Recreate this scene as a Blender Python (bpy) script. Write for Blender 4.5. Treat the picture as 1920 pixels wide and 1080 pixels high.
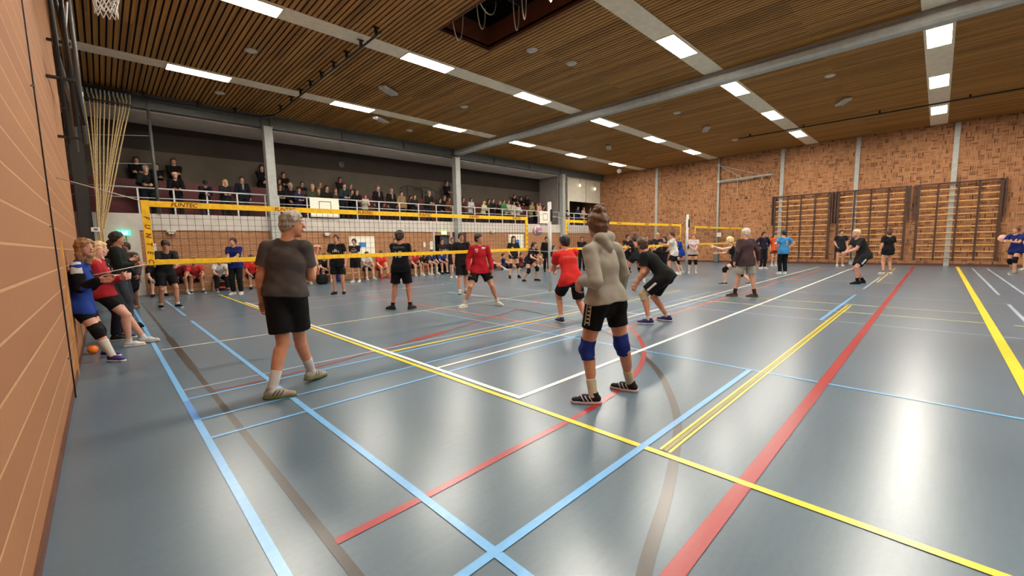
import bpy, bmesh, math, random
import numpy as np
from mathutils import Vector, Matrix, noise as mnoise
from mathutils.bvhtree import BVHTree

for _o in list(bpy.data.objects):
    bpy.data.objects.remove(_o, do_unlink=True)
SC = bpy.context.scene
COL = SC.collection
random.seed(7)

# ------------------------------------------------------------------ camera
CAM_H = 1.45
F_PX = 780.3334707
RW = np.array([[0.71307893, 0.08873936, -0.69544502],
               [-0.70077526, 0.06079367, -0.710787],
               [-0.02079613, 0.9941979, 0.10553703]])   # camera axes in the hall's axes
cam_d = bpy.data.cameras.new('camera')
cam = bpy.data.objects.new('camera', cam_d); COL.objects.link(cam)
cam_d.sensor_width = 36.0
cam_d.lens = F_PX / 1920 * 36
cam_d.clip_start = 0.05; cam_d.clip_end = 200
M = Matrix([list(RW[0]) + [0], list(RW[1]) + [0], list(RW[2]) + [CAM_H], [0, 0, 0, 1]])
cam.matrix_world = M
SC.camera = cam

# ------------------------------------------------------------------ world, exposure
w = bpy.data.worlds.new('world'); SC.world = w; w.use_nodes = True
w.node_tree.nodes['Background'].inputs[0].default_value = (0.9, 0.8, 0.7, 1)
w.node_tree.nodes['Background'].inputs[1].default_value = 0.15
SC.view_settings.view_transform = 'Standard'
SC.view_settings.look = 'None'
SC.view_settings.gamma = 1
SC.view_settings.use_curve_mapping = False
SC.view_settings.exposure = 0.95
LAMP_STRENGTH = 46.0

# hall dimensions (metres): x runs from the near end wall to the far end wall, y from the camera to the gallery
XN, XF, YG, YS, ZC = -0.335, 28.2, 18.47, -9.5, 6.55
YB = 20.45          # rear wall of the gallery
YNET = 7.98

# ------------------------------------------------------------------ helpers: points
def ray(x, y):
    return RW @ np.array([x - 960, -(y - 540), -F_PX])
def on_z(x, y, z=0.0):
    d = ray(x, y); t = (z - CAM_H) / d[2]
    return np.array([d[0] * t, d[1] * t, z])
def on_y(x, y, Y):
    d = ray(x, y); t = Y / d[1]
    return np.array([d[0] * t, Y, d[2] * t + CAM_H])
def on_x(x, y, X):
    d = ray(x, y); t = X / d[0]
    return np.array([X, d[1] * t, d[2] * t + CAM_H])
VF = np.array([-RW[0][2], -RW[1][2], 0.0]); VF /= np.linalg.norm(VF)
VR = np.array([VF[1], -VF[0], 0.0])
def at_depth(x, y, dep):
    d = ray(x, y); t = dep / (d @ VF)
    return d * t + np.array([0, 0, CAM_H])

# ------------------------------------------------------------------ helpers: objects
def tag(o, label=None, cat=None, group=None, kind=None):
    if label: o['label'] = label
    if cat: o['category'] = cat
    if group: o['group'] = group
    if kind: o['kind'] = kind
    return o
def empty(name, loc=(0, 0, 0), rz=0.0):
    o = bpy.data.objects.new(name, None); COL.objects.link(o)
    o.location = loc; o.rotation_euler = (0, 0, rz); o.empty_display_size = 0.1
    return o
class MB:
    """collects boxes, bars, tubes, plates into one mesh"""
    def __init__(s): s.v = []; s.f = []; s.m = []; s.sm = []
    def add(s, vs, fs, mi=0, sm=False):
        b = len(s.v); s.v += [tuple(v) for v in vs]
        for f in fs:
            s.f.append([b + i for i in f]); s.m.append(mi); s.sm.append(sm)
    def box(s, lo, hi, mi=0):
        x0, y0, z0 = lo; x1, y1, z1 = hi
        s.add([(x0,y0,z0),(x1,y0,z0),(x1,y1,z0),(x0,y1,z0),(x0,y0,z1),(x1,y0,z1),(x1,y1,z1),(x0,y1,z1)],
              [(0,3,2,1),(4,5,6,7),(0,1,5,4),(1,2,6,5),(2,3,7,6),(3,0,4,7)], mi); return s
    def bbox(s, lo, hi, b, mi=0):
        """box with bevelled edges along its longest axis and ends"""
        lo = list(lo); hi = list(hi)
        d = [hi[i] - lo[i] for i in range(3)]; ax = d.index(max(d)); u, v = [i for i in range(3) if i != ax]
        if (ax, u, v) == (1, 0, 2): u, v = 2, 0
        pr = []
        for e, ins in ((lo[ax], b), (lo[ax] + b, 0), (hi[ax] - b, 0), (hi[ax], b)):
            l0, h0, l1, h1 = lo[u] + ins, hi[u] - ins, lo[v] + ins, hi[v] - ins
            ring = []
            for (a, c) in ((l0 + b, l1), (h0 - b, l1), (h0, l1 + b), (h0, h1 - b), (h0 - b, h1), (l0 + b, h1), (l0, h1 - b), (l0, l1 + b)):
                p = [0, 0, 0]; p[ax] = e; p[u] = a; p[v] = c; ring.append(tuple(p))
            pr.append(ring)
        vs = sum(pr, []); fs = []
        for k in range(3):
            for i in range(8):
                j = (i + 1) % 8
                fs.append((k*8+i, k*8+j, (k+1)*8+j, (k+1)*8+i))
        fs.append(tuple(range(7, -1, -1))); fs.append(tuple(range(24, 32)))
        s.add(vs, fs, mi); return s
    def tube(s, pts, r, n=8, mi=0, closed=False, cap=True):
        pts = [Vector(p) for p in pts]; N_ = len(pts); rr = r if isinstance(r, (list, tuple)) else [r] * N_
        vs = []; up = None
        for i, p in enumerate(pts):
            if closed: t = (pts[(i + 1) % N_] - pts[i - 1])
            else: t = (pts[min(i + 1, N_ - 1)] - pts[max(i - 1, 0)])
            t.normalize()
            if up is None:
                up = Vector((0, 0, 1)) if abs(t.z) < .9 else Vector((1, 0, 0))
            a = up - t * up.dot(t)
            if a.length < 1e-4: a = Vector((1, 0, 0)) - t * t.x
            a.normalize(); b = t.cross(a); up = a
            for k in range(n):
                an = 2 * math.pi * k / n
                vs.append(p + (a * math.cos(an) + b * math.sin(an)) * rr[i])
        fs = []
        for i in range(N_ if closed else N_ - 1):
            j = (i + 1) % N_
            for k in range(n):
                l = (k + 1) % n
                fs.append((i*n+k, i*n+l, j*n+l, j*n+k))
        if cap and not closed:
            fs.append(tuple(range(n - 1, -1, -1))); fs.append(tuple(range((N_-1)*n, N_*n)))
        s.add(vs, fs, mi, True); return s
    def lathe(s, prof, c, n=24, mi=0):
        """prof: (r, z) list around a vertical axis at c"""
        vs = []; fs = []
        for (r, z) in prof:
            for k in range(n):
                a = 2*math.pi*k/n; vs.append((c[0]+r*math.cos(a), c[1]+r*math.sin(a), c[2]+z))
        for i in range(len(prof)-1):
            for k in range(n):
                l = (k+1) % n; fs.append((i*n+k, i*n+l, (i+1)*n+l, (i+1)*n+k))
        fs.append(tuple(range(n-1, -1, -1))); fs.append(tuple(range((len(prof)-1)*n, len(prof)*n)))
        s.add(vs, fs, mi, True); return s
    def prism(s, poly, z0, z1, mi=0):
        n = len(poly); vs = [(x, y, z0) for x, y in poly] + [(x, y, z1) for x, y in poly]
        fs = [tuple(range(n-1, -1, -1)), tuple(range(n, 2*n))]
        for i in range(n):
            j = (i+1) % n; fs.append((i, j, n+j, n+i))
        s.add(vs, fs, mi); return s
    def build(s, name, mats, parent=None):
        me = bpy.data.meshes.new(name)
        me.from_pydata(s.v, [], s.f)
        if not isinstance(mats, (list, tuple)): mats = [mats]
        for m in mats: me.materials.append(m)
        me.polygons.foreach_set('material_index', s.m)
        me.polygons.foreach_set('use_smooth', s.sm)
        me.update()
        o = bpy.data.objects.new(name, me); COL.objects.link(o)
        if parent: o.parent = parent
        return o
def catmull(P, n=8):
    P = [np.array(p, float) for p in P]; Q = [2*P[0]-P[1]] + P + [2*P[-1]-P[-2]]; out = []
    for i in range(1, len(Q)-2):
        for k in range(n):
            t = k / n
            out.append(.5*((2*Q[i])+(-Q[i-1]+Q[i+1])*t+(2*Q[i-1]-5*Q[i]+4*Q[i+1]-Q[i+2])*t*t+(-Q[i-1]+3*Q[i]-3*Q[i+1]+Q[i+2])*t**3))
    out.append(P[-1]); return out
def text_mesh(txt, size, thick=0.0, font_shear=0.0, bold=0.0):
    cu = bpy.data.curves.new('lettering', 'FONT'); cu.body = txt; cu.size = size; cu.align_x = 'CENTER'; cu.align_y = 'CENTER'
    cu.extrude = thick; cu.offset = bold; cu.shear = font_shear; cu.resolution_u = 3
    o = bpy.data.objects.new('lettering', cu); COL.objects.link(o)
    dg = bpy.context.evaluated_depsgraph_get(); me = bpy.data.meshes.new_from_object(o.evaluated_get(dg))
    bpy.data.objects.remove(o); bpy.data.curves.remove(cu)
    return me

# ------------------------------------------------------------------ materials
def srgb(r, g, b):
    f = lambda c: (c/255/12.92) if c/255 <= .04045 else ((c/255+.055)/1.055)**2.4
    return (f(r), f(g), f(b), 1)
class NT:
    def __init__(s, name):
        s.mat = bpy.data.materials.new(name); s.mat.use_nodes = True; s.t = s.mat.node_tree; s.t.nodes.clear()
        s.out = s.t.nodes.new('ShaderNodeOutputMaterial'); s.b = s.t.nodes.new('ShaderNodeBsdfPrincipled')
        s.t.links.new(s.b.outputs[0], s.out.inputs[0])
    def n(s, typ, **kw):
        nd = s.t.nodes.new(typ)
        for k, v in kw.items():
            if k.startswith('i_'):
                key = k[2:]; key = int(key) if key.isdigit() else key.replace('_', ' ')
                s.set(nd.inputs[key], v)
            else: setattr(nd, k, v)
        return nd
    def set(s, sock, v):
        if hasattr(v, 'is_output') : s.t.links.new(v, sock)
        else: sock.default_value = v
    def math(s, op, a, b=0.0, c=None):
        nd = s.t.nodes.new('ShaderNodeMath'); nd.operation = op; s.set(nd.inputs[0], a); s.set(nd.inputs[1], b)
        if c is not None: s.set(nd.inputs[2], c)
        return nd.outputs[0]
    def mix(s, f, a, b):
        nd = s.t.nodes.new('ShaderNodeMix'); nd.data_type = 'RGBA'; s.set(nd.inputs[0], f); s.set(nd.inputs[6], a); s.set(nd.inputs[7], b)
        return nd.outputs[2]
    def ramp(s, f, stops):
        nd = s.t.nodes.new('ShaderNodeValToRGB'); s.set(nd.inputs[0], f); e = nd.color_ramp.elements
        while len(e) < len(stops): e.new(.5)
        for i, (p, c) in enumerate(stops): e[i].position = p; e[i].color = c
        return nd.outputs[0]
    def pos(s):
        g = s.t.nodes.new('ShaderNodeNewGeometry'); sp = s.t.nodes.new('ShaderNodeSeparateXYZ'); s.t.links.new(g.outputs['Position'], sp.inputs[0])
        return g.outputs['Position'], sp.outputs[0], sp.outputs[1], sp.outputs[2]
    def noise(s, vec, scale, detail=3.0, rough=.5):
        nd = s.n('ShaderNodeTexNoise'); s.t.links.new(vec, nd.inputs['Vector']); nd.inputs['Scale'].default_value = scale
        nd.inputs['Detail'].default_value = detail; nd.inputs['Roughness'].default_value = rough
        return nd.outputs[0]
    def obj(s):
        return s.n('ShaderNodeTexCoord').outputs['Object']
    def bump(s, h, strength=.3, dist=.01):
        nd = s.n('ShaderNodeBump'); s.set(nd.inputs['Height'], h); nd.inputs['Strength'].default_value = strength; nd.inputs['Distance'].default_value = dist
        s.t.links.new(nd.outputs[0], s.b.inputs['Normal'])
    def fin(s, col=None, rough=None, metal=None, spec=None):
        if col is not None: s.set(s.b.inputs['Base Color'], col)
        if rough is not None: s.set(s.b.inputs['Roughness'], rough)
        if metal is not None: s.set(s.b.inputs['Metallic'], metal)
        if spec is not None: s.set(s.b.inputs['Specular IOR Level'], spec)
        return s.mat
_mc = {}
def plain(name, rgb, rough=.5, metal=0.0, var=.08, scale=6.0):
    k = ('p', name, rgb)
    if k in _mc: return _mc[k]
    t = NT(name); v = t.noise(t.obj(), scale, 3); c = srgb(*rgb)
    lo = tuple(x*(1-var*2) for x in c[:3])+(1,); hi = tuple(min(1, x*(1+var*2)) for x in c[:3])+(1,)
    _mc[k] = t.fin(t.ramp(v, [(.3, lo), (.7, hi)]), rough, metal); return _mc[k]
def cloth(rgb, rough=.85, knit=0.0):
    k = ('c', rgb, knit)
    if k in _mc: return _mc[k]
    t = NT('fabric'); o = t.obj(); v = t.noise(o, 9, 3); c = tuple(q*.70 for q in srgb(*rgb)[:3])
    lo = tuple(x*.86 for x in c[:3])+(1,); hi = tuple(min(1, x*1.14+.002) for x in c[:3])+(1,)
    if knit: v = t.math('ADD', t.math('MULTIPLY', v, .6), t.math('MULTIPLY', t.noise(o, 260, 2), .4))
    t.bump(t.noise(o, 160, 2), .25, .002)
    _mc[k] = t.fin(t.ramp(v, [(.3, lo), (.7, hi)]), rough, 0, .15); return _mc[k]
def skin(rgb):
    k = ('s', rgb)
    if k in _mc: return _mc[k]
    t = NT('skin'); o = t.obj(); v = t.noise(o, 14, 3); c = tuple(q*.82 for q in srgb(*rgb)[:3])
    lo = (c[0]*.9, c[1]*.84, c[2]*.82, 1); hi = (min(1, c[0]*1.08), c[1]*1.06, c[2]*1.05, 1)
    t.b.inputs['Subsurface Weight'].default_value = 0.0
    _mc[k] = t.fin(t.ramp(v, [(.3, lo), (.7, hi)]), .5, 0, .4); return _mc[k]
def hairm(rgb):
    k = ('h', rgb)
    if k in _mc: return _mc[k]
    t = NT('hair'); o = t.obj(); mp = t.n('ShaderNodeMapping'); t.t.links.new(o, mp.inputs[0]); mp.inputs['Scale'].default_value = (90, 90, 18)
    v = t.noise(mp.outputs[0], 1.0, 3); c = srgb(*rgb)
    t.bump(v, .6, .006)
    _mc[k] = t.fin(t.ramp(v, [(.3, tuple(x*.55 for x in c[:3])+(1,)), (.7, tuple(min(1, x*1.35) for x in c[:3])+(1,))]), .55, 0, .4); return _mc[k]
def glow(name, rgb, s):
    t = NT(name); c = tuple(rgb)+(1,); t.fin(c, .4); t.b.inputs['Emission Color'].default_value = c; t.b.inputs['Emission Strength'].default_value = s
    return t.mat

def basketweave(axis):
    t = NT('basketweave_brick'); P, x, y, z = t.pos(); hcoord = {'y': y, 'x': x}[axis]; S = .215
    u = t.math('DIVIDE', t.math('ADD', hcoord, 50.02), S); v = t.math('DIVIDE', t.math('ADD', z, 20.0), S)
    i = t.math('FLOOR', u); j = t.math('FLOOR', v); fu = t.math('FRACT', u); fv = t.math('FRACT', v)
    par = t.math('FLOORED_MODULO', t.math('ADD', i, j), 2.0)
    # across-stripe coordinate a, along-stripe coordinate b
    a = t.math('ADD', t.math('MULTIPLY', fu, par), t.math('MULTIPLY', fv, t.math('SUBTRACT', 1.0, par)))
    b = t.math('ADD', t.math('MULTIPLY', fv, par), t.math('MULTIPLY', fu, t.math('SUBTRACT', 1.0, par)))
    s3 = t.math('MULTIPLY', a, 3.0); k = t.math('FLOOR', s3); fs = t.math('FRACT', s3)
    ea = t.math('MULTIPLY', t.math('MINIMUM', fs, t.math('SUBTRACT', 1.0, fs)), 1/3)
    eb = t.math('MINIMUM', b, t.math('SUBTRACT', 1.0, b))
    e = t.math('MINIMUM', ea, eb)
    mort = t.n('ShaderNodeMapRange', i_0=e, i_1=.022, i_2=.036, i_3=1.0, i_4=0.0).outputs[0]
    cv = t.n('ShaderNodeCombineXYZ', i_0=t.math('ADD', t.math('MULTIPLY', i, 3.0), t.math('MULTIPLY', k, par)), i_1=t.math('ADD', t.math('MULTIPLY', j, 3.0), t.math('MULTIPLY', k, t.math('SUBTRACT', 1.0, par))), i_2=par).outputs[0]
    wn = t.n('ShaderNodeTexWhiteNoise'); t.t.links.new(cv, wn.inputs[0])
    col = t.ramp(wn.outputs[0], [(0, srgb(82, 54, 38)), (.10, srgb(104, 70, 48)), (.2, srgb(142, 98, 66)), (.6, srgb(164, 114, 78)), (1, srgb(184, 134, 94))])
    big = t.noise(P, .35, 3); fine = t.noise(P, 22, 4)
    col = t.mix(t.math('MULTIPLY', fine, .35), col, srgb(150, 92, 60))
    col = t.mix(mort, col, srgb(186, 144, 104))
    col = t.mix(t.math('MULTIPLY', big, .25), col, srgb(140, 92, 60))
    t.bump(t.math('SUBTRACT', t.math('MULTIPLY', fine, .3), mort), .5, .006)
    return t.fin(col, .85, 0, .3)
def courses(name, axis, bw, bh, c1, c2, c3, mort_c, ms=.012):
    t = NT(name); P, x, y, z = t.pos(); hc = {'y': y, 'x': x}[axis]
    v = t.n('ShaderNodeCombineXYZ', i_0=hc, i_1=z, i_2=0.0).outputs[0]
    br = t.n('ShaderNodeTexBrick', offset=.5); t.t.links.new(v, br.inputs['Vector'])
    br.inputs['Scale'].default_value = 1; br.inputs['Brick Width'].default_value = bw; br.inputs['Row Height'].default_value = bh
    br.inputs['Mortar Size'].default_value = ms; br.inputs['Mortar Smooth'].default_value = .3
    br.inputs['Color1'].default_value = c1; br.inputs['Color2'].default_value = c2; br.inputs['Mortar'].default_value = mort_c
    n1 = t.noise(P, 18, 4); n2 = t.noise(P, .5, 3)
    col = t.mix(t.math('MULTIPLY', n1, .4), br.outputs[0], c3); col = t.mix(t.math('MULTIPLY', n2, .3), col, c3)
    t.bump(t.math('SUBTRACT', t.math('MULTIPLY', n1, .4), br.outputs[1]), .5, .006)
    return t.fin(col, .85, 0, .3)
def floor_mat(name, rgb, grain=False):
    t = NT(name); P, x, y, z = t.pos(); c = srgb(*rgb)
    n1 = t.noise(P, .6, 4); n2 = t.noise(P, 30, 3)
    mp = t.n('ShaderNodeMapping'); t.t.links.new(P, mp.inputs[0]); mp.inputs['Scale'].default_value = (1.2, 14, 1); mp.inputs['Rotation'].default_value = (0, 0, .5)
    sc = t.noise(mp.outputs[0], 2.2, 5, .7)
    v = t.math('ADD', t.math('MULTIPLY', n1, .5), t.math('ADD', t.math('MULTIPLY', n2, .2), t.math('MULTIPLY', sc, .3)))
    lo = tuple(q*.82 for q in c[:3])+(1,); hi = tuple(min(1, q*1.18) for q in c[:3])+(1,)
    r = t.math('MAXIMUM', .277, t.math('ADD', .262, t.math('MULTIPLY', t.math('ADD', sc, n1), .02)))
    if grain: t.bump(t.math('ADD', t.math('MULTIPLY', t.noise(P, 55, 3), .6), t.math('MULTIPLY', n2, .8)), .07, .0015)
    return t.fin(t.ramp(v, [(.35, lo), (.65, hi)]), r, 0, .95)
def wood_slat():
    t = NT('slat_wood'); P, x, y, z = t.pos()
    cv = t.n('ShaderNodeCombineXYZ', i_0=t.math('FLOOR', t.math('DIVIDE', x, .12)), i_1=t.math('FLOOR', t.math('DIVIDE', y, 2.6)), i_2=0.0).outputs[0]
    wn = t.n('ShaderNodeTexWhiteNoise'); t.t.links.new(cv, wn.inputs[0])
    mp = t.n('ShaderNodeMapping'); t.t.links.new(P, mp.inputs[0]); mp.inputs['Scale'].default_value = (40, 1.5, 40)
    g = t.noise(mp.outputs[0], 1.0, 4)
    v = t.math('ADD', t.math('MULTIPLY', wn.outputs[0], .45), t.math('MULTIPLY', g, .55))
    return t.fin(t.ramp(v, [(.15, srgb(124, 84, 38)), (.5, srgb(164, 116, 56)), (.85, srgb(190, 140, 74))]), .5, 0, .35)

MAT = dict(
    floor=floor_mat('sports_floor', (80, 100, 114), True),
    l_blue=floor_mat('line_light_blue', (104, 172, 226)), l_dblue=floor_mat('line_blue', (80, 136, 205)), l_white=floor_mat('line_white', (235, 235, 225)),
    l_yellow=floor_mat('line_yellow', (240, 205, 40)), l_pale=floor_mat('line_pale_yellow', (215, 212, 150)), l_dark=floor_mat('line_dark', (58, 50, 44)),
    l_red=floor_mat('line_red', (156, 30, 36)), l_orange=floor_mat('line_orange', (206, 96, 64)), l_grey=floor_mat('line_grey', (160, 178, 192)), l_olive=floor_mat('line_olive', (140, 130, 50)),
    weave_y=basketweave('y'), weave_x=basketweave('x'),
    near=courses('near_brick', 'y', 30.0, .215, srgb(170, 120, 82), srgb(158, 108, 74), srgb(136, 92, 62), srgb(202, 162, 120), .009),
    gal=courses('gallery_brick', 'x', .22, .07, srgb(184, 138, 100), srgb(160, 114, 82), srgb(172, 124, 88), srgb(122, 88, 66), .009),
    slat=wood_slat(),
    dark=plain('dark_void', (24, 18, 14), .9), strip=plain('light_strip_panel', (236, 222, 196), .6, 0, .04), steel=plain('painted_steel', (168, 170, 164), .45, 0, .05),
    steel_d=plain('grey_steel', (92, 96, 94), .5, 0, .06), steel_b=plain('dark_brown_steel', (50, 44, 38), .5, 0, .06), concrete=plain('painted_concrete', (196, 188, 178), .8, 0, .05, 2.5), grey_c=plain('grey_concrete', (150, 142, 136), .85, 0, .06, 2.5),
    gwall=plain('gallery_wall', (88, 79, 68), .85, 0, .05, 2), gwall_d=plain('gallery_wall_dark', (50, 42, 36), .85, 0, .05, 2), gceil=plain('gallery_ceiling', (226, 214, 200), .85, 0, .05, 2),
    red=plain('red_boards', (88, 28, 28), .6, 0, .12, 3), maroon=plain('maroon_boards', (84, 30, 34), .6, 0, .1, 3), rail=plain('white_rail', (205, 205, 205), .4, 0, .03),
    post=plain('post_metal', (190, 190, 184), .35, .1, .05), yellow=plain('net_tape', (238, 190, 20), .6, 0, .07, 14), netc=plain('net_cord', (40, 34, 28), .8), ink=plain('dark_print', (120, 40, 20), .7),
    blackm=plain('black_metal', (34, 32, 30), .45, .2, .1), wood_d=plain('dark_stained_wood', (66, 38, 24), .55, 0, .15, 5), wood_l=plain('pale_rung_wood', (206, 156, 92), .5, 0, .1, 5),
    white=plain('white_board', (236, 232, 214), .5, 0, .02), black=plain('black_paint', (20, 20, 20), .5), bluep=plain('blue_print', (60, 130, 200), .6), rope=plain('rope', (196, 170, 122), .9, 0, .15, 30),
    door_b=plain('blue_door', (74, 98, 140), .5, 0, .05), door_g=plain('grey_door', (96, 92, 112), .5, 0, .05), base=plain('dark_baseboard', (92, 54, 40), .6), orange=plain('orange_rubber', (236, 120, 30), .5),
    bench=plain('bench_wood', (178, 140, 92), .5, 0, .1, 4), lamp=glow('lamp_tubes', (1.0, .93, .82), LAMP_STRENGTH), green=glow('exit_green', (.05, .75, .42), 1.3), green2=glow('exit_yellow_green', (.45, .85, .2), 1.2),
    white_g=glow('sign_white', (.9, 1, .9), 1.6), cable=plain('pale_cable', (190, 180, 165), .6), shaft=plain('shaft_board', (96, 50, 24), .7), paper=plain('paper', (232, 230, 225), .8, 0, .02),
    plast=plain('white_plastic', (200, 196, 188), .5, 0, .03), eye=plain('eye_dark', (30, 22, 18), .3), lip=plain('lips', (170, 90, 80), .5), shutter=plain('shutter', (214, 208, 190), .6, 0, .03))
wl = glow('wall_lamp', (1, .88, .55), 2.0)

# ------------------------------------------------------------------ floor with its painted lines (one mesh)
fb = MB()
fmats = ['floor', 'l_blue', 'l_dblue', 'l_white', 'l_yellow', 'l_pale', 'l_dark', 'l_red', 'l_orange', 'l_grey', 'l_olive']
FM = {k: i for i, k in enumerate(fmats)}
fb.box((-1.3, YS, -.2), (XF, YG + .1, 0), 0)
_lay = [0]
def rect(x0, x1, y0, y1, m):
    _lay[0] += 1; z = .0020 + _lay[0] * .00004
    fb.add([(x0, y0, z), (x1, y0, z), (x1, y1, z), (x0, y1, z)], [(0, 1, 2, 3)], FM[m])
def LX(x, y0, y1, w_, m): rect(x - w_/2, x + w_/2, min(y0, y1), max(y0, y1), m)
def LY(y, x0, x1, w_, m): rect(min(x0, x1), max(x0, x1), y - w_/2, y + w_/2, m)
def LP(pts, w_, m):
    _lay[0] += 1; z = .0020 + _lay[0] * .00004
    c = catmull(pts, 8); vs = []; fs = []
    for i, p in enumerate(c):
        t = c[min(i+1, len(c)-1)] - c[max(i-1, 0)]; t = t / np.linalg.norm(t); n_ = np.array([-t[1], t[0]]) * w_/2
        a, b = p + n_, p - n_; vs += [(a[0], a[1], z), (b[0], b[1], z)]
        if i: fs.append((2*i-2, 2*i-1, 2*i+1, 2*i))
    fb.add(vs, fs, FM[m])
LX(.68, YS, 6.3, .05, 'l_dark'); LX(.68, 6.3, 9.0, .085, 'l_dark'); LX(.68, 9.0, 16.3, .045, 'l_dark')
LX(8.95, YS, 6.5, .035, 'l_grey'); LX(13.3, -1.1, 2.6, .035, 'l_grey'); LX(13.4, 2.9, 6.3, .035, 'l_grey'); LX(18.2, -.5, 1.9, .035, 'l_grey'); LX(17.3, -.5, 5.0, .04, 'l_pale')
LX(9.6, 6.9, 13.6, .035, 'l_grey'); LX(7.55, 4.1, 10.6, .04, 'l_white')
LY(12.8, 2.7, 9.4, .035, 'l_white'); LY(11.95, 2.7, 9, .035, 'l_grey'); LY(10.55, 2.7, 9, .04, 'l_grey'); LY(11.2, .5, 2.7, .03, 'l_grey'); LY(10.33, .5, 2.7, .03, 'l_grey'); LY(7.93, .5, 2.6, .035, 'l_white')
LY(14.4, 2.7, 20, .035, 'l_grey'); LY(16.2, .5, 26, .04, 'l_white'); LX(14.0, 2.7, 16.2, .035, 'l_grey'); LX(20.5, 2.7, 16, .035, 'l_grey')
LX(5.48, 4.2, 12.4, .05, 'l_orange')
LP([(.7, 5.16), (1.07, 5.15), (1.72, 5.22), (2.4, 5.36), (3.0, 5.52), (3.58, 5.64), (4.5, 5.87), (5.61, 6.2), (6.66, 6.5), (7.25, 6.66), (7.72, 6.94), (8.0, 7.39), (7.95, 7.95), (7.6, 8.5), (6.9, 9.0)], .035, 'l_red')
LP([(3.3, 5.585), (3.65, 5.655), (4.05, 5.75)], .13, 'l_red')
LP([(1.0, .55), (1.53, .80), (2.18, 1.0), (2.85, 1.24), (3.39, 1.49), (4.18, 2.0), (4.75, 2.5), (5.32, 3.13), (5.78, 3.85)], .065, 'l_dark')
LP([(5.78, 3.85), (6.21, 4.91), (6.45, 6.17), (6.5, 7.08), (6.4, 8.4), (6.1, 9.98)], .035, 'l_dark')
LP([(.7, 2.0), (1.3, 2.0), (2.0, 2.02), (2.7, 2.03), (3.2, 2.07), (3.75, 2.16), (4.4, 2.36), (5.1, 2.69), (5.78, 3.16), (6.3, 3.6)], .055, 'l_red')
LX(5.03, YS, 8.0, .035, 'l_grey'); LX(5.03, YS, 4.4, .036, 'l_blue')
LX(10.18, -.65, 4.4, .05, 'l_pale'); LX(11.35, -.63, 4.1, .05, 'l_pale'); LX(10.16, -4, -.92, .05, 'l_pale')
LY(8.0, 2.75, 16, .045, 'l_pale'); LY(3.62, 5.7, 24, .05, 'l_orange')
LY(3.86, .47, 12, .035, 'l_blue'); LY(4.36, .47, 12, .035, 'l_blue'); LY(5.42, .48, 12, .035, 'l_grey'); LY(5.06, .48, 12, .035, 'l_blue'); LY(5.21, 2.72, 12, .05, 'l_yellow')
LX(.455, YS, 16.6, .05, 'l_blue'); LX(.455, 4.38, 5.0, .052, 'l_dblue'); LX(1.2, YS, 10.75, .05, 'l_blue'); LX(1.21, 11.7, 15.8, .05, 'l_blue')
LY(4.08, 2.7, 25.5, .045, 'l_white'); LY(2.69, 2.67, 27.5, .055, 'l_white'); LX(2.70, 2.665, 13.3, .055, 'l_white')
LY(.72, -.3, 27, .085, 'l_red'); LY(1.24, 2.66, 11.2, .03, 'l_olive'); LY(1.27, 2.66, 11.2, .02, 'l_yellow'); LY(1.207, 2.66, 11.2, .02, 'l_yellow')
LX(2.61, YS, 16.4, .055, 'l_yellow'); LY(1.38, -.3, 5.0, .05, 'l_blue'); LY(1.37, 8.95, 13.4, .05, 'l_blue'); LY(1.37, 15, 19.6, .05, 'l_grey')
LY(-.67, -.3, 27.6, .1, 'l_yellow'); LY(-1.09, 15.1, 26.7, .055, 'l_grey'); LY(-1.09, 8.5, 13.2, .055, 'l_grey'); LY(-1.51, 2, 26.8, .055, 'l_grey'); LY(1.27, 17.3, 25.8, .03, 'l_yellow')
tag(fb.build('floor', [MAT[k] for k in fmats]), 'blue grey sports floor with many coloured court lines', kind='structure')

# ------------------------------------------------------------------ walls
def struct(name, mb, mats, label=None):
    return tag(mb.build(name, mats), label, kind='structure')
struct('wall_left', MB().box((XN - .25, YS, -.01), (XN, 12.4, ZC + .3)), MAT['near'], 'near end wall of pale orange brick')
struct('wall_recess', MB().box((-1.5, 12.4, -.01), (-1.3, YB + .2, ZC + .3)), MAT['maroon'], 'dark red boarded recess beyond the near brick wall')
struct('wall_far', MB().box((XF, YS, -.01), (XF + .25, YB + .2, ZC + .3)), MAT['weave_y'], 'far end wall of basket weave orange brick')
struct('wall_south', MB().box((-1.5, YS - .2, -.01), (XF + .2, YS, ZC + .3)), MAT['weave_x'], 'brick side wall behind the camera')
gw = MB()
for a, b in ((.95, 12.45), (13.5, XF)):
    gw.box((a, YG, -.01), (b, YG + .2, 2.15))
gw.box((12.45, YG, 1.98), (13.5, YG + .2, 2.15))
struct('wall_gallery', gw, MAT['gal'], 'brown brick wall below the spectator gallery')
pg = MB().box((.6, YG - .03, 2.15), (XF, YG + .16, 2.70)).box((-1.3, YG - .03, 1.78), (.6, YG + .16, 2.70)).box((.62, YG - .02, 0), (.95, YG + .15, 2.15)).box((-1.3, YG, 0), (-.02, YG + .15, 1.78))
pg.box((12.36, YG - .04, 0), (12.47, YG + .1, 2.15)).box((13.48, YG - .04, 0), (13.6, YG + .1, 2.15))
struct('wall_parapet', pg, MAT['concrete'], 'pale concrete parapet band of the gallery')
g2 = MB().box((-1.3, YG + .1, 2.45), (XF, 19.35, 2.58)).box((-1.3, YG + .16, -.01), (XF, YB, .02))
struct('floor_gallery', g2, MAT['grey_c'], 'walkway behind the gallery railing')
g3 = MB().box((-1.3, 19.35, 2.4), (23, 19.42, 3.12)).box((-1.3, 19.85, 3.1), (23, 19.92, 3.98)).box((-1.3, 19.42, 3.0), (23, 19.85, 3.12)).box((-1.3, 19.92, 3.0), (23, YB, 3.12))
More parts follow.
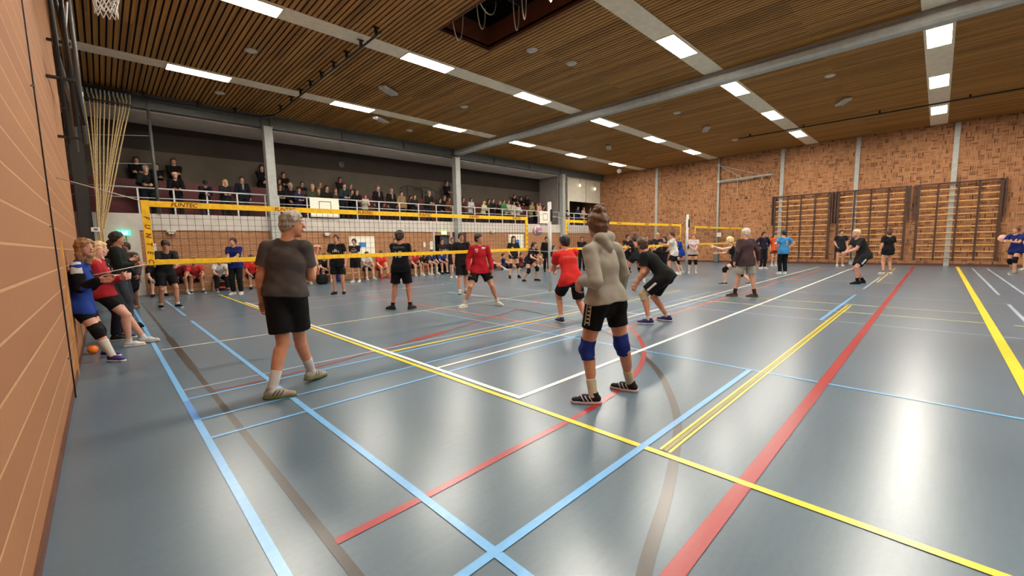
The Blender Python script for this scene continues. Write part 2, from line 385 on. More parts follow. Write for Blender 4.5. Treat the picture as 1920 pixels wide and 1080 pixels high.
struct('trim_1', g3, MAT['red'], 'dark red boarded steps of the gallery')
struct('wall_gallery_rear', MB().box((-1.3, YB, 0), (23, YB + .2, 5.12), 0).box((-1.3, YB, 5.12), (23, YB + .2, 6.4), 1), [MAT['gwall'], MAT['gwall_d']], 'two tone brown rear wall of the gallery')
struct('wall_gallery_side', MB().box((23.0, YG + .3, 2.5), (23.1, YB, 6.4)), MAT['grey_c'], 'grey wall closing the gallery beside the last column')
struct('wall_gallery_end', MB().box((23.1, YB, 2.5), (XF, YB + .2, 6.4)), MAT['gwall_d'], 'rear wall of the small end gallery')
struct('ceiling_gallery', MB().box((-1.3, YG + .15, 6.04), (XF, YB + .2, 6.14)), MAT['gceil'], 'pale ceiling over the gallery')
sh = MB()
for a, b in ((24.25, 26.25), (26.3, 28.15)): sh.box((a, 18.72, 4.42), (b, 18.76, 6.04))
sh.box((24.0, 18.66, 2.58), (24.2, 18.8, 6.04))
struct('trim_2', sh, MAT['shutter'], 'cream shutter panels above the end gallery')
# baseboards
struct('baseboard_left', MB().box((XN, YS, 0), (XN + .012, 12.4, .07)), MAT['base'], 'low dark skirting of the near brick wall')
struct('baseboard_far', MB().box((XF - .03, YS, 0), (XF, YG, .10)), MAT['base'], 'low dark skirting of the far brick wall')
# doors below the gallery
struct('door_1', MB().box((.02, YG + .02, 0), (.58, YG + .08, 1.76)).box((-.02, YG - .02, 1.76), (.62, YG + .1, 1.8)), MAT['door_b'], 'blue door below the green exit sign by the near wall')
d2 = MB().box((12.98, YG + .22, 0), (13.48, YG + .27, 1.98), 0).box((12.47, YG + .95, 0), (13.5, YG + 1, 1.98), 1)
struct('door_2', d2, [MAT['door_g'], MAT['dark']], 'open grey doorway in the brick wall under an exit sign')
# columns, beams
def column(x, y0, label, n, z1=6.1, mats='steel'):
    c = MB().box((x-.15, y0-.16, 0), (x+.15, y0-.145, z1)).box((x-.15, y0+.145, 0), (x+.15, y0+.16, z1)).box((x-.012, y0-.15, 0), (x+.012, y0+.15, z1)).box((x-.17, y0-.18, 0), (x+.17, y0+.18, .03)).box((x-.17, y0-.18, z1-.03), (x+.17, y0+.18, z1))
    c.box((x-.15, y0-.15, .02), (x-.13, y0+.15, z1))
    struct(n, c, MAT[mats], label)
column(4.95, YG - .12, 'grey steel column of the gallery nearest the camera', 'trim_3')
column(13.95, YG - .12, 'grey steel column at the end of the big roof beam', 'trim_4')
column(23.0, YG - .12, 'grey steel column at the far end of the gallery', 'trim_5')
column(-.26, 18.3, 'dark steel corner column beside the hanging ropes', 'trim_6', 6.5, 'steel_b')
bm = MB().box((-1.3, YG - .10, 6.08), (XF, YG + .14, 6.12)).box((-1.3, YG - .02, 6.12), (XF, YG + .06, ZC + .05)).box((-1.3, YG - .10, 6.47), (XF, YG + .14, ZC + .02))
for x in (1.5, 4.8, 5.1, 7.9, 10.9, 13.8, 14.1, 16.8, 19.8, 22.9): bm.box((x - .01, YG - .1, 6.1), (x + .01, YG, 6.5))
struct('trim_8', bm, MAT['steel_d'], 'long grey steel beam above the gallery opening')
bb = MB().bbox((13.82, YS, 6.2), (14.18, YG - .1, 6.45), .06).box((13.9, YS, 6.4), (14.1, YG - .1, ZC + .05))
struct('trim_9', bb, MAT['steel'], 'big pale grey roof beam crossing the ceiling')
for i, y in enumerate((14.07, 6.5, 3.16, -.32, -3.8, -7.2)):
    rb = MB().box((XF - .06, y - .09, 0), (XF - .045, y + .09, 6.5)).box((XF - .05, y - .012, 0), (XF, y + .012, 6.5)).box((XF - .055, y - .09, 0), (XF, y - .075, 6.5)).box((XF - .055, y + .075, 0), (XF, y + .09, 6.5))
    struct('trim_%d' % (10 + i), rb, MAT['steel'], 'grey steel rib on the far brick wall, %s' % ['nearest the gallery', 'behind the first climbing frame', 'behind the middle climbing frame', 'behind the right climbing frame', 'right of the climbing frames', 'far right'][i])

# ------------------------------------------------------------------ ceiling
HX0, HX1, HY0, HY1 = 6.2, 7.74, 3.7, 8.6
cb = MB(); x = -1.25
strips = (15.2, 10.3, 5.13, .3, -4.65)
while x < XF - .02:
    x1 = min(x + .084, XF)
    if x1 > HX0 and x < HX1:
        cb.box((x, YS, ZC), (x1, HY0, ZC + .03)); cb.box((x, HY1, ZC), (x1, YG, ZC + .03))
    else: cb.box((x, YS, ZC), (x1, YG, ZC + .03))
    x += .12
z0, z1 = ZC + .05, ZC + .1
for lo, hi in (((-1.3, YS), (HX0, YG)), ((HX1, YS), (XF, YG)), ((HX0, YS), (HX1, HY0)), ((HX0, HY1), (HX1, YG))):
    cb.box((lo[0], lo[1], z0), (hi[0], hi[1], z1), 1)
struct('ceiling', cb, [MAT['slat'], MAT['dark']], 'ceiling of narrow brown wooden slats')
hs = MB().box((HX0-.04, HY0, ZC-.02), (HX0, HY1, ZC+.55), 0).box((HX1, HY0, ZC-.02), (HX1+.04, HY1, ZC+.55), 0).box((HX0-.04, HY1, ZC-.02), (HX1+.04, HY1+.04, ZC+.55), 0).box((HX0-.04, HY0-.04, ZC-.02), (HX1+.04, HY0, ZC+.55), 0)
hs.box((HX0-.3, HY0-.3, ZC+1.2), (HX1+.3, HY1+.3, ZC+1.25), 1).box((HX0-.3, HY0-.3, ZC+.5), (HX0-.25, HY1+.3, ZC+1.2), 1).box((HX1+.25, HY0-.3, ZC+.5), (HX1+.3, HY1+.3, ZC+1.2), 1).box((HX0-.3, HY1+.25, ZC+.5), (HX1+.3, HY1+.3, ZC+1.2), 1).box((HX0-.3, HY0-.3, ZC+.5), (HX1+.3, HY0-.25, ZC+1.2), 1)
for y in (4.6, 5.9, 7.2): hs.box((HX0-.2, y, ZC+.45), (HX1+.2, y+.06, ZC+.6), 1)
struct('trim_20', hs, [MAT['shaft'], MAT['dark']], 'open wooden ceiling hatch showing a dark void')
for i, y in enumerate(strips):
    sp = MB().box((-.3, y - .285, ZC - .012), (13.85, y + .285, ZC - .001)).box((14.15, y - .285, ZC - .012), (XF, y + .285, ZC - .001))
    struct('trim_%d' % (21 + i), sp, MAT['strip'], 'pale ceiling panel strip carrying lamps, %s' % ['nearest the gallery', 'second from the gallery', 'third from the gallery', 'fourth from the gallery', 'behind the camera'][i])

# ------------------------------------------------------------------ ceiling lamps
ORD = ['first', 'second', 'third', 'fourth', 'fifth', 'sixth']
def make_lamp():
    r = empty('ceiling_light')
    MB().box((-.75, -.24, -.03), (.75, -.225, 0)).box((-.75, .225, -.03), (.75, .24, 0)).box((-.75, -.225, -.03), (-.735, .225, 0)).box((.735, -.225, -.03), (.75, .225, 0)).build('frame', MAT['strip'], r)
    MB().bbox((-.735, -.225, -.022), (.735, .225, -.002), .004).build('diffuser', MAT['lamp'], r)
    return r
def copy_tree(o, parent=None):
    c = o.copy(); COL.objects.link(c); c.parent = parent
    for ch in o.children: copy_tree(ch, c)
    return c
lx = [2.47, 6.98, 11.3, 15.85, 20.35, 24.9]
sname = ['strip nearest the gallery', 'second strip from the gallery', 'third strip from the gallery', 'fourth strip from the gallery', 'strip behind the camera']
L0 = make_lamp(); first = True
for i, y in enumerate(strips):
    for j, x_ in enumerate(lx):
        o = L0 if first else copy_tree(L0); first = False
        o.location = (x_, y, ZC - .012)
        tag(o, 'lit ceiling lamp in the %s, %s from the near wall' % (sname[i], ORD[j]), 'ceiling light', 'lamps in the ceiling strips')

# ------------------------------------------------------------------ small ceiling fittings
def disc(x, y, lab, first=[None]):
    if first[0] is None:
        r = MB().lathe([(.15, 0), (.15, -.02), (.11, -.045), (.03, -.05)], (0, 0, 0), 20).build('ceiling_disc', MAT['plast']); first[0] = r
    else: r = first[0].copy(); COL.objects.link(r)
    r.location = (x, y, ZC); tag(r, lab, 'ceiling disc', 'round discs on the slatted ceiling')
for x, y, lab in ((3.2, 12.7, 'small round disc between the first two lamp strips near the near wall'), (3.2, 16.7, 'small round disc close to the gallery above the first column'), (10.05, 7.65, 'small round disc left of the big beam in the middle ceiling'), (23.8, 7.65, 'small round disc by the far wall between middle strips'),
                  (16.95, 7.65, 'small round disc just beyond the big beam, middle ceiling'), (10.2, 16.7, 'small round disc close to the gallery before the big beam'), (16.95, 2.72, 'small round disc between right hand lamp strips'), (10.05, 12.6, 'small round disc between the first two strips before the beam'), (8.6, 7.85, 'small round disc just beside the open ceiling hatch')):
    disc(x, y, lab)
def speaker(x, y, lab, first=[None]):
    if first[0] is None:
        r = empty('ceiling_speaker')
        MB().bbox((-.38, -.13, -.12), (.38, .13, -.02), .02).build('housing', MAT['plast'], r)
        MB().box((-.3, -.1, -.135), (.3, .1, -.121)).build('grille', MAT['steel'], r)
        MB().box((-.03, -.03, -.03), (.03, .03, .01)).build('bracket', MAT['steel'], r); first[0] = r
    else: r = copy_tree(first[0])
    r.location = (x, y, ZC); r.rotation_euler = (0, 0, .5); tag(r, lab, 'speaker', 'ceiling speakers')
for x, y, lab in ((7.1, 12.8, 'white box speaker on the ceiling above the nearest net'), (20.3, 2.8, 'white box speaker on the ceiling between the right hand strips'), (20.2, 7.75, 'white box speaker beyond the big beam, middle ceiling'), (19.9, 12.7, 'white box speaker on the ceiling near the far gallery end'), (8.4, 15.85, 'white box speaker on the ceiling near the gallery columns')):
    speaker(x, y, lab)
# cables hanging from the hatch
for k, (x0, y0, w_, dz) in enumerate(((6.5, 8.3, .25, .5), (6.9, 7.9, .2, .35), (7.4, 7.23, .16, .42), (7.0, 6.6, .14, .5), (6.8, 5.7, .22, .55), (6.6, 7.4, .5, .3))):
    pts = [(x0 + w_ * math.cos(t), y0 + .4*w_*math.cos(t), ZC + .55 - dz * 1.6 * math.sin(t)) for t in np.linspace(0, math.pi, 14)]
    tag(MB().tube(pts, .014, 6).build('hanging_cable', MAT['cable']), ['loose cable loop at the left corner of the ceiling hatch', 'short cable loop second from the hatch corner', 'cable loop beside the front edge of the ceiling hatch', 'narrow cable loop at the middle of the ceiling hatch', 'wide cable loop at the right of the ceiling hatch', 'long slack cable crossing inside the ceiling hatch'][k], 'cable', 'cables in the ceiling hatch')
# curtain tracks
def track(pts, hang, lab):
    r = empty('curtain_track', pts[0])
    o = Vector(pts[0])
    MB().tube([Vector(p) - o for p in catmull(pts, 6)], .028, 6).build('rail', MAT['blackm'], r)
    for h_ in hang: MB().box((h_[0]-.03-o.x, h_[1]-.03-o.y, h_[2]-o.z), (h_[0]+.03-o.x, h_[1]+.03-o.y, ZC-o.z)).box((h_[0]-.08-o.x, h_[1]-.02-o.y, ZC-.03-o.z), (h_[0]+.08-o.x, h_[1]+.02-o.y, ZC-o.z)).build('hanger', MAT['blackm'], r)
    tag(r, lab, 'curtain track')
track([(5.03, 9.3, 6.36), (5.03, 12, 6.36), (5.03, 15, 6.36), (5.03, 17.0, 6.36), (4.85, 17.7, 6.36), (4.3, 18.05, 6.36), (2.5, 18.15, 6.36), (.2, 18.15, 6.36)], [(5.03, y, 6.36) for y in (9.5, 10.3, 11.15, 12.0, 12.9, 13.8, 14.7, 15.6, 16.8)] + [(x_, 18.15, 6.36) for x_ in (1.4, 2.8, 3.9)], 'black curtain track crossing the ceiling and bending toward the near corner')
track([(23.2, 7.3, 6.44), (23.25, 3, 6.44), (23.3, -3.5, 6.44)], [(23.25, y, 6.44) for y in (6.8, 4.6, 2.0, -.5, -2.8)], 'thin dark curtain track on the ceiling near the far wall')

# ------------------------------------------------------------------ climbing ropes
for k in range(12):
    x0 = .02 + k * .095
    tgt = (.02 + .012 * k - .02, 17.95 + .02 * math.sin(k * 2), 2.35)
    r = empty('climbing_rope', (x0, 18.12, 6.36))
    o = Vector((x0, 18.12, 6.36))
    pts = [(x0, 18.12, 6.25)] + [(x0 + (tgt[0] - x0) * t + .03 * math.sin(t * 3 + k), 18.12 + (tgt[1] - 18.12) * t, 6.0 + (tgt[2] - 6.0) * t) for t in (.0, .25, .5, .75, 1)] + [(tgt[0] - .03 + .015 * math.sin(k), tgt[1], 1.9), (tgt[0] + .05 * math.cos(k * 1.7), tgt[1] + .05 * math.sin(k), 1.2)]
    MB().tube([Vector(p) - o for p in catmull(pts, 4)], .019, 7).build('rope', MAT['rope'], r)
    MB().bbox((-.02, -.03, -.14), (.02, .03, .0), .006).build('hook', MAT['steel'], r)
    tag(r, 'beige climbing rope in the gathered bundle by the near corner, %s from the left' % (ORD + ['seventh', 'eighth', 'ninth', 'tenth', 'eleventh', 'twelfth'])[k], 'rope', 'climbing ropes gathered beside the near corner')
rs = MB().bbox((-.02, 18.06, 6.36), (1.12, 18.18, 6.44), .01).box((-.04, 18.0, 6.0), (1.1, 18.02, 6.04))
tag(rs.build('rope_carrier', MAT['blackm']), 'black steel rail from which the climbing ropes hang', 'rail')

# ------------------------------------------------------------------ volleyball nets
def lettered(o_list, txt, size, loc, rot, parent, mat, name='lettering'):
    me = text_mesh(txt, size, .0008, .25, size * .02); me.materials.clear(); me.materials.append(MAT[mat])
    o = bpy.data.objects.new(name, me); COL.objects.link(o); o.location = loc; o.rotation_euler = rot; o.parent = parent
    return o
def net(x0, x1, zb, zt, texts, vtext, lab, ropes):
    r = empty('volleyball_net', (x0, YNET, 0))
    W = x1 - x0
    def sag(x): return -.012 * math.sin(math.pi * x / W)
    def tape(z0_, z1_):
        mb = MB(); n = 24
        for i in range(n):
            a, b = W*i/n, W*(i+1)/n; da, db = sag(a), sag(b); y = .006
            vs = [(a,-y,z0_+da),(b,-y,z0_+db),(b,y,z0_+db),(a,y,z0_+da),(a,-y,z1_+da),(b,-y,z1_+db),(b,y,z1_+db),(a,y,z1_+da)]
            mb.add(vs, [(0,3,2,1),(4,5,6,7),(0,1,5,4),(1,2,6,5),(2,3,7,6),(3,0,4,7)])
        return mb
    tape(zt - .085, zt).build('top_tape', MAT['yellow'], r); tape(zb, zb + .075).build('bottom_tape', MAT['yellow'], r)
    MB().box((-.005, -.008, zb), (.085, .008, zt + .005)).build('side_tape', MAT['yellow'], r)
    MB().box((W - .085, -.008, zb), (W + .005, .008, zt + .005)).build('side_tape', MAT['yellow'], r)
    m = MB(); q = .0022
    x_ = .1
    while x_ < W - .05:
        m.box((x_ - q, -q, zb + .05), (x_ + q, q, zt - .05 + sag(x_))); x_ += .1
    z_ = zb + .1 + .075
    while z_ < zt - .09:
        m.box((.05, -q, z_ - q), (W - .05, q, z_ + q)); z_ += .1
    m.build('netting', MAT['netc'], r)
    for tx in texts: lettered(None, 'FUNTEC', .085, (tx - x0, -.0085, zt - .045 + sag(tx - x0)), (math.pi/2, 0, 0), r, 'ink')
    for side in vtext:
        for k, ch in enumerate('FUNTEC'):
            lettered(None, ch, .085, (.04 if side == 0 else W - .04, -.0105, zt - .24 - k * .125), (math.pi/2, math.pi/2, 0), r, 'ink')
    for a, b in ropes:
        MB().tube([Vector(a) - Vector((x0, YNET, 0)), Vector(b) - Vector((x0, YNET, 0))], .006, 6).build('guy_rope', MAT['cable'], r)
    tag(r, lab, 'volleyball net', 'yellow taped volleyball nets')
tx1 = [float(on_y(px, 386, YNET)[0]) for px in (345, 533, 684, 796, 888, 968)]
net(.46, 8.46, 1.255, 2.175, tx1, (0, 1), 'nearest volleyball net with yellow lettered tapes behind the grey haired man', [((XN, YNET, 2.42), (.46, YNET, 2.17)), ((XN, YNET, 1.1), (.46, YNET, 1.27)), ((8.46, YNET, 2.17), (9.33, YNET, 2.3)), ((8.46, YNET, 1.27), (9.33, YNET, 1.2))])
net(10.14, 18.3, 1.22, 2.15, [11.2, 13.2, 15.2, 17.2], (0, 1), 'middle volleyball net with yellow tapes between the two pale posts', [((9.47, YNET, 2.25), (10.14, YNET, 2.15)), ((18.3, YNET, 2.15), (18.9, YNET, 2.4)), ((9.47, YNET, 1.2), (10.14, YNET, 1.25)), ((18.3, YNET, 1.25), (18.9, YNET, 1.2))])
net(19.8, 26.5, 1.22, 2.1, [21.5, 24.5], (0,), 'farthest volleyball net with yellow tapes before the far wall', [((19.03, YNET, 2.3), (19.8, YNET, 2.1)), ((26.5, YNET, 2.1), (28.2, YNET, 2.3))])
def npost(x, h_, lab):
    r = empty('net_post', (x, YNET, 0))
    MB().tube([(0, 0, 0), (0, 0, h_)], .055, 16).build('pole', MAT['post'], r)
    MB().tube([(0, 0, h_), (0, 0, h_ + .02)], [.058, .045], 16).build('cap', MAT['steel'], r)
    MB().bbox((-.03, -.1, h_ - .55), (.03, -.05, h_ - .2), .008).build('winch_rail', MAT['blackm'], r)
    MB().bbox((-.05, -.13, 1.05), (.05, -.05, 1.2), .01).build('winch', MAT['blackm'], r)
    MB().tube([(0, 0, 0), (0, 0, .012)], .11, 20).build('floor_plate', MAT['steel'], r)
    tag(r, lab, 'net post', 'volleyball net posts')
npost(9.4, 2.62, 'pale net post between the nearest and middle nets'); npost(18.96, 2.58, 'pale net post between the middle and farthest nets')

# ------------------------------------------------------------------ gallery railing, backboards, benches
def railing(xa, xb, n, lab):
    r = empty('railing', (xa, YG, 2.70))
    L = xb - xa
    for k in range(n):
        x_ = .06 + (L - .12) * k / (n - 1)
        MB().box((x_ - .022, -.022, 0), (x_ + .022, .022, .82)).build('post', MAT['rail'], r)
    MB().tube([(0, 0, .84), (L, 0, .84)], .024, 8).build('top_rail', MAT['rail'], r)
    MB().tube([(0, 0, .52), (L, 0, .52)], .015, 8).build('middle_rail', MAT['rail'], r)
    tag(r, lab, 'railing', 'white gallery railings')
railing(-.9, 4.78, 7, 'white gallery railing left of the first column'); railing(5.14, 13.78, 9, 'white gallery railing between the first and second columns')
railing(14.12, 22.8, 9, 'white gallery railing between the second and third columns'); railing(23.2, 28.15, 5, 'white gallery railing of the small far gallery')
def backboard(x0, x1, lab):
    r = empty('basketball_backboard', (x0, YG - .12, 2.74)); W = x1 - x0
    MB().bbox((0, -.02, 0), (W, .02, .80), .005).build('board', MAT['white'], r)
    a, b = W*.30, W*.72
    MB().box((a, -.024, .64), (b, -.0205, .665)).box((a, -.024, .25), (a+.025, -.0205, .64)).box((b-.025, -.024, .25), (b, -.0205, .64)).box((a, -.024, .225), (b, -.0205, .25)).build('target_frame', MAT['black'], r)
    MB().box((W*.5-.03, .02, 0), (W*.5+.03, .1, .8)).box((.05, .02, .7), (W-.05, .05, .76)).build('bracket', MAT['steel'], r)
    tag(r, lab, 'backboard', 'basketball backboards folded against the gallery parapet')
backboard(6.33, 7.53, 'white basketball backboard before the railing in the middle bay'); backboard(20.6, 21.7, 'white basketball backboard behind the nearer net post')
def bench_(x0, x1, lab, y=18.02):
    r = empty('low_bench', (x0, y, 0)); L = x1 - x0
    MB().bbox((0, -.13, .30), (L, .13, .335), .008).build('seat', MAT['bench'], r)
    MB().box((.1, -.02, .08), (L - .1, .02, .13)).build('stretcher', MAT['bench'], r)
    for x_ in (.2, L/2, L - .2): MB().prism([(x_-.03, -.12), (x_+.03, -.12), (x_+.03, .12), (x_-.03, .12)], 0, .30).build('leg', MAT['bench'], r)
    tag(r, lab, 'bench', 'low wooden benches under the gallery')
bench_(1.15, 4.3, 'low wooden bench under the gallery nearest the blue door'); bench_(5.0, 8.6, 'low wooden bench under the gallery left of the white board'); bench_(8.9, 12.3, 'low wooden bench left of the open doorway'); bench_(15.0, 19.0, 'low wooden bench right of the open doorway')
def stair_rail(x0, lab):
    r = empty('stair_handrail', (x0, 19.3, 2.6))
    MB().tube(catmull([(0, .9, 1.9), (.35, .85, 2.05), (.9, .75, 2.0), (1.6, .45, 1.55), (2.3, .1, .95)], 6), .022, 7).build('rail', MAT['blackm'], r)
    for x_, y_, z_ in ((.4, .85, 2.03), (1.2, .63, 1.8), (2.2, .12, 1.0)): MB().tube([(x_, y_, 0.02), (x_, y_, z_)], .018, 7).build('post', MAT['blackm'], r)
    tag(r, lab, 'handrail', 'dark stair handrails on the gallery')
stair_rail(11.6, 'dark handrail left of a pair on the gallery steps'); stair_rail(12.5, 'dark handrail right of a pair on the gallery steps'); stair_rail(20.2, 'dark handrail at the far end of the main gallery')
pole = MB().tube([(1.5, YG - .05, 2.70), (1.5, YG - .05, 6.1)], .045, 10).build('thin_pole', MAT['steel_d']); tag(pole, 'thin grey vertical pole above the railing beside the ropes', 'pole')
for z_ in (4.35, 5.25): tag(MB().tube([(-1, YB-.3, z_), (1.5, YG, z_)], .012, 6).build('wire', MAT['steel']), 'thin wire to the grey pole, %s one' % ('lower' if z_ < 5 else 'upper'), 'wire')
cl = empty('wall_clock', (8.62, YB - .03, 5.42))
me_ = MB().lathe([(.15, -.02), (.15, .02)], (0, 0, 0), 28).build('face', MAT['steel_d'], cl); me_.rotation_euler = (math.pi/2, 0, 0)
MB().box((-.006, -.03, -.01), (.006, -.022, .1)).box((-.01, -.03, -.006), (.07, -.022, .006)).build('hands', MAT['black'], cl)
tag(cl, 'round grey clock on the rear gallery wall', 'clock')

# ------------------------------------------------------------------ signs, papers, lamps on the gallery wall
def exit_sign(loc, mat, lab):
    r = empty('exit_sign', loc)
    MB().bbox((-.16, -.04, -.085), (.16, .03, .085), .008).build('panel', MAT[mat], r)
    p = MB().box((.03, -.044, -.055), (.10, -.0405, .055))                                  # door
    p.box((-.115, -.044, -.01), (-.055, -.0405, .01)); p.add([(-.13, -.043, 0), (-.10, -.043, .03), (-.10, -.043, -.03)], [(0, 1, 2)])   # arrow
    p.box((-.025, -.044, .03), (-.005, -.0405, .05)).box((-.035, -.044, -.01), (-.005, -.0405, .025)).box((-.045, -.044, -.05), (-.03, -.0405, -.01)).box((-.01, -.044, -.045), (.012, -.0405, -.01))
    p.build('pictogram', MAT['white_g'], r)
    tag(r, lab, 'exit sign', 'lit exit signs')
exit_sign((.56, YG - .08, 2.06), 'green', 'lit green exit sign on the wall beside the ropes'); exit_sign((13.03, YG - .08, 2.10), 'green2', 'lit yellow green exit sign above the open doorway')
def poster(x0, x1, z0_, z1_, bx0, bx1, bz0, bz1, lab):
    r = empty('notice_board', (x0, YG - .03, z0_))
    MB().box((0, -.012, 0), (x1-x0, .028, z1_-z0_)).build('panel', MAT['white'], r)
    MB().box((bx0-x0, -.016, bz0-z0_), (bx1-x0, -.0125, bz1-z0_)).build('print', MAT['bluep'], r)
    tag(r, lab, 'notice board', 'white boards with a blue print')
poster(7.93, 9.12, 1.02, 1.93, 8.36, 8.7, 1.44, 1.66, 'white board with blue print beside the first bench players'); poster(17.85, 19.14, 1.1, 2.03, 18.4, 18.75, 1.4, 1.7, 'white board with blue print right of the open doorway')
def paper(x_, z_, w_, h_, lab):
    r = empty('paper_notice', (x_, YG - .005, z_))
    MB().box((-w_/2, -.004, -h_/2), (w_/2, .0, h_/2)).build('sheet', MAT['paper'], r)
    MB().box((-w_*.3, -.006, h_*.2), (w_*.3, -.0045, h_*.24)).box((-w_*.3, -.006, 0), (w_*.3, -.0045, h_*.03)).build('print', MAT['steel_d'], r)
    tag(r, lab, 'paper', 'paper notices on the brick wall')
paper(1.2, 1.5, .26, .42, 'white paper notice on brick beside the net edge'); paper(12.3, 1.46, .28, .42, 'white paper notice left of the open doorway'); paper(11.85, 1.5, .12, .25, 'tiny white paper notice on brick left of the larger notice')
def sconce(x_, z_, lab):
    r = empty('wall_lamp', (x_, YG - .1, z_))
    MB().bbox((-.13, -.06, -.05), (.13, .07, .05), .02).build('shade', MAT['plast'], r); MB().bbox((-.08, -.045, -.09), (.08, .05, -.05), .01).build('lens', MAT['white'], r)
    tag(r, lab, 'wall lamp', 'small lamps under the parapet')
sconce(1.75, 2.12, 'small white lamp under the parapet behind the nearest net, left end'); sconce(6.95, 2.05, 'small white lamp under the parapet above the grey haired man'); sconce(16.5, 2.2, 'small white lamp under the parapet right of the doorway')
struct('trim_30', MB().box((13.6, YG-.02, 0), (13.78, YG, 2.15)).box((14.33, YG-.02, 0), (14.57, YG, 2.15)), MAT['maroon'], 'narrow dark red panels beside the column at the doorway')
for i, x_ in enumerate((25.3, 27.2)):
    r = empty('pendant_lamp', (x_, 18.55, 5.55 - .1*i)); MB().lathe([(.02, .14), (.05, .08), (.08, 0), (.05, -.05), (.015, -.07)], (0, 0, 0), 18).build('globe', wl, r); MB().tube([(0, 0, .1), (0, 0, .5)], .01, 6).build('cord', MAT['blackm'], r)
    tag(r, 'small warm lamp before the cream shutters, %s one' % ('left' if i == 0 else 'right'), 'lamp', 'warm lamps before the cream shutters')

# ------------------------------------------------------------------ near wall fittings
pw = empty('wall_pipe', (XN + .02, 6.0, 0)); MB().tube([(0, 0, 0), (0, 0, 6.4)], .006, 8).build('pipe', MAT['blackm'], pw)
for z_ in (.4, 1.7, 3.0, 4.4, 5.8): MB().box((-.02, -.012, z_), (.009, .012, z_+.015)).build('clamp', MAT['steel_d'], pw)
tag(pw, 'thin dark vertical pipe on the near brick wall', 'pipe')
tag(MB().box((XN, 7.05, 0), (XN + .02, 7.10, 1.6)).build('wall_strip', MAT['wood_l']), 'narrow pale strip on the near wall behind the waiting girls', 'strip')
bh = empty('folding_basketball_hoop', (XN, 9.2, 3.0)); o_ = Vector((XN, 9.2, 3.0))
def wp(px, py, off): return on_x(px, py, XN + off)
def tb(pts, r_, name, m='blackm'):
    MB().tube([Vector(p) - o_ for p in pts], r_, 8).build(name, MAT[m], bh)
zz = lambda y, x, a, b: [(x, y, a), (x, y, b)]
for y_, x_, za, zb in ((8.8, -.20, 3.5, 6.5), (9.25, -.1, 3.35, 6.5), (9.9, -.22, 3.2, 6.5), (10.3, -.02, 3.3, 6.5), (10.9, -.15, 3.25, 6.4)):
    tb(zz(y_, x_, za, zb), .028, 'mast', 'blackm' if y_ < 10 else 'steel_d')
tb([(-.2, 8.8, 5.6), (-.02, 10.3, 3.6)], .025, 'brace'); tb([(-.1, 9.25, 6.2), (-.15, 10.9, 4.4)], .025, 'brace'); tb([(-.2, 8.8, 4.2), (-.15, 10.9, 4.1)], .03, 'brace', 'steel_d')
for y_, z_ in ((8.8, 3.9), (9.9, 3.3), (10.3, 4.9), (9.25, 5.6)): MB().bbox((XN - o_.x, y_ - .025 - o_.y, z_ - .02 - o_.z), (-.06 - o_.x, y_ + .025 - o_.y, z_ + .02 - o_.z), .006).build('wall_hook', MAT['blackm'], bh)
tb([(-.02, 10.3, 3.5), (-.0, 10.5, 4.2)], .014, 'lever', 'rail'); tb([(-.1, 9.6, 4.8), (-.04, 9.9, 5.4)], .014, 'lever', 'rail')
tb([(-.1, 9.25, 5.4), (.05, 9.0, 5.35), (.14, 8.9, 5.3)], .03, 'arm')
ring = [(.36 + .225*math.cos(a), 8.75 + .225*math.sin(a), 5.33) for a in np.linspace(0, 2*math.pi, 25)[:-1]]
MB().tube([Vector(p) - o_ for p in ring], .01, 6, closed=True).build('rim', MAT['orange'], bh)
nb = MB(); nk = 12
def hp(k, l):
    a = 2*math.pi*(k + .5*(l % 2))/nk; R_ = [.222, .185, .155, .135, .125, .13][l]; return Vector((.36 + R_*math.cos(a) + .012*l*0, 8.75 + R_*math.sin(a), 5.33 - .085*l)) - o_
for l in range(5):
    for k in range(nk):
        nb.tube([hp(k, l), hp(k, l+1)], .007, 5); nb.tube([hp(k, l), hp(k - 1 if l % 2 == 0 else k + 1, l+1)], .007, 5)
nb.build('hoop_net', MAT['paper'], bh)
tag(bh, 'black folding basketball frame against the near wall with white hoop net', 'basketball frame')
sg = empty('small_sign', (-.05, 12.9, 1.95)); MB().box((-.07, -.01, -.045), (.07, .01, .045)).build('panel', MAT['paper'], sg); MB().box((-.03, -.013, -.02), (.035, -.0105, .02)).build('print', MAT['steel_d'], sg); tag(sg, 'small white sign above the waiting girls', 'sign')
tag(MB().box((-.4, 12.89, 1.93), (-.06, 12.91, 1.95)).build('sign_bracket', MAT['blackm'], sg))

# ------------------------------------------------------------------ climbing frames on the far wall
def climb(y0, y1, lab):
    r = empty('wall_bars', (XF - .1, y0, 0)); W = y0 - y1
    for k in range(5):
        y_ = -W * k / 4; th = .05 if k in (0, 4) else .035
        MB().box((-.10, y_ - th, .26), (-.02, y_ + th, 3.82)).build('upright', MAT['wood_d'], r)
    MB().box((-.1, -W - .05, 3.78), (-.03, .05, 3.84)).build('top_rail', MAT['wood_d'], r)
    for k in range(12):
        z_ = .40 + k * .285
        MB().bbox((-.075, -W, z_ - .024), (-.04, 0, z_ + .024), .006).build('rung', MAT['wood_l'], r)
    for s_, yy in ((1, .12), (-1, -W - .12)):
        MB().box((-.09, yy - .03, 2.2), (.08, yy + .03, 3.85)).box((-.06, min(0 if s_ > 0 else -W, yy), 3.0), (-.02, max(0 if s_ > 0 else -W, yy), 3.05)).build('side_bracket', MAT['wood_d'], r)
    tag(r, lab, 'wall bars', 'wooden climbing frames on the far wall')
climb(6.75, 4.2, 'wooden climbing frame on the far wall, leftmost of three'); climb(3.82, 1.2, 'wooden climbing frame on the far wall, middle of three'); climb(.78, -1.8, 'wooden climbing frame on the far wall, rightmost of three')
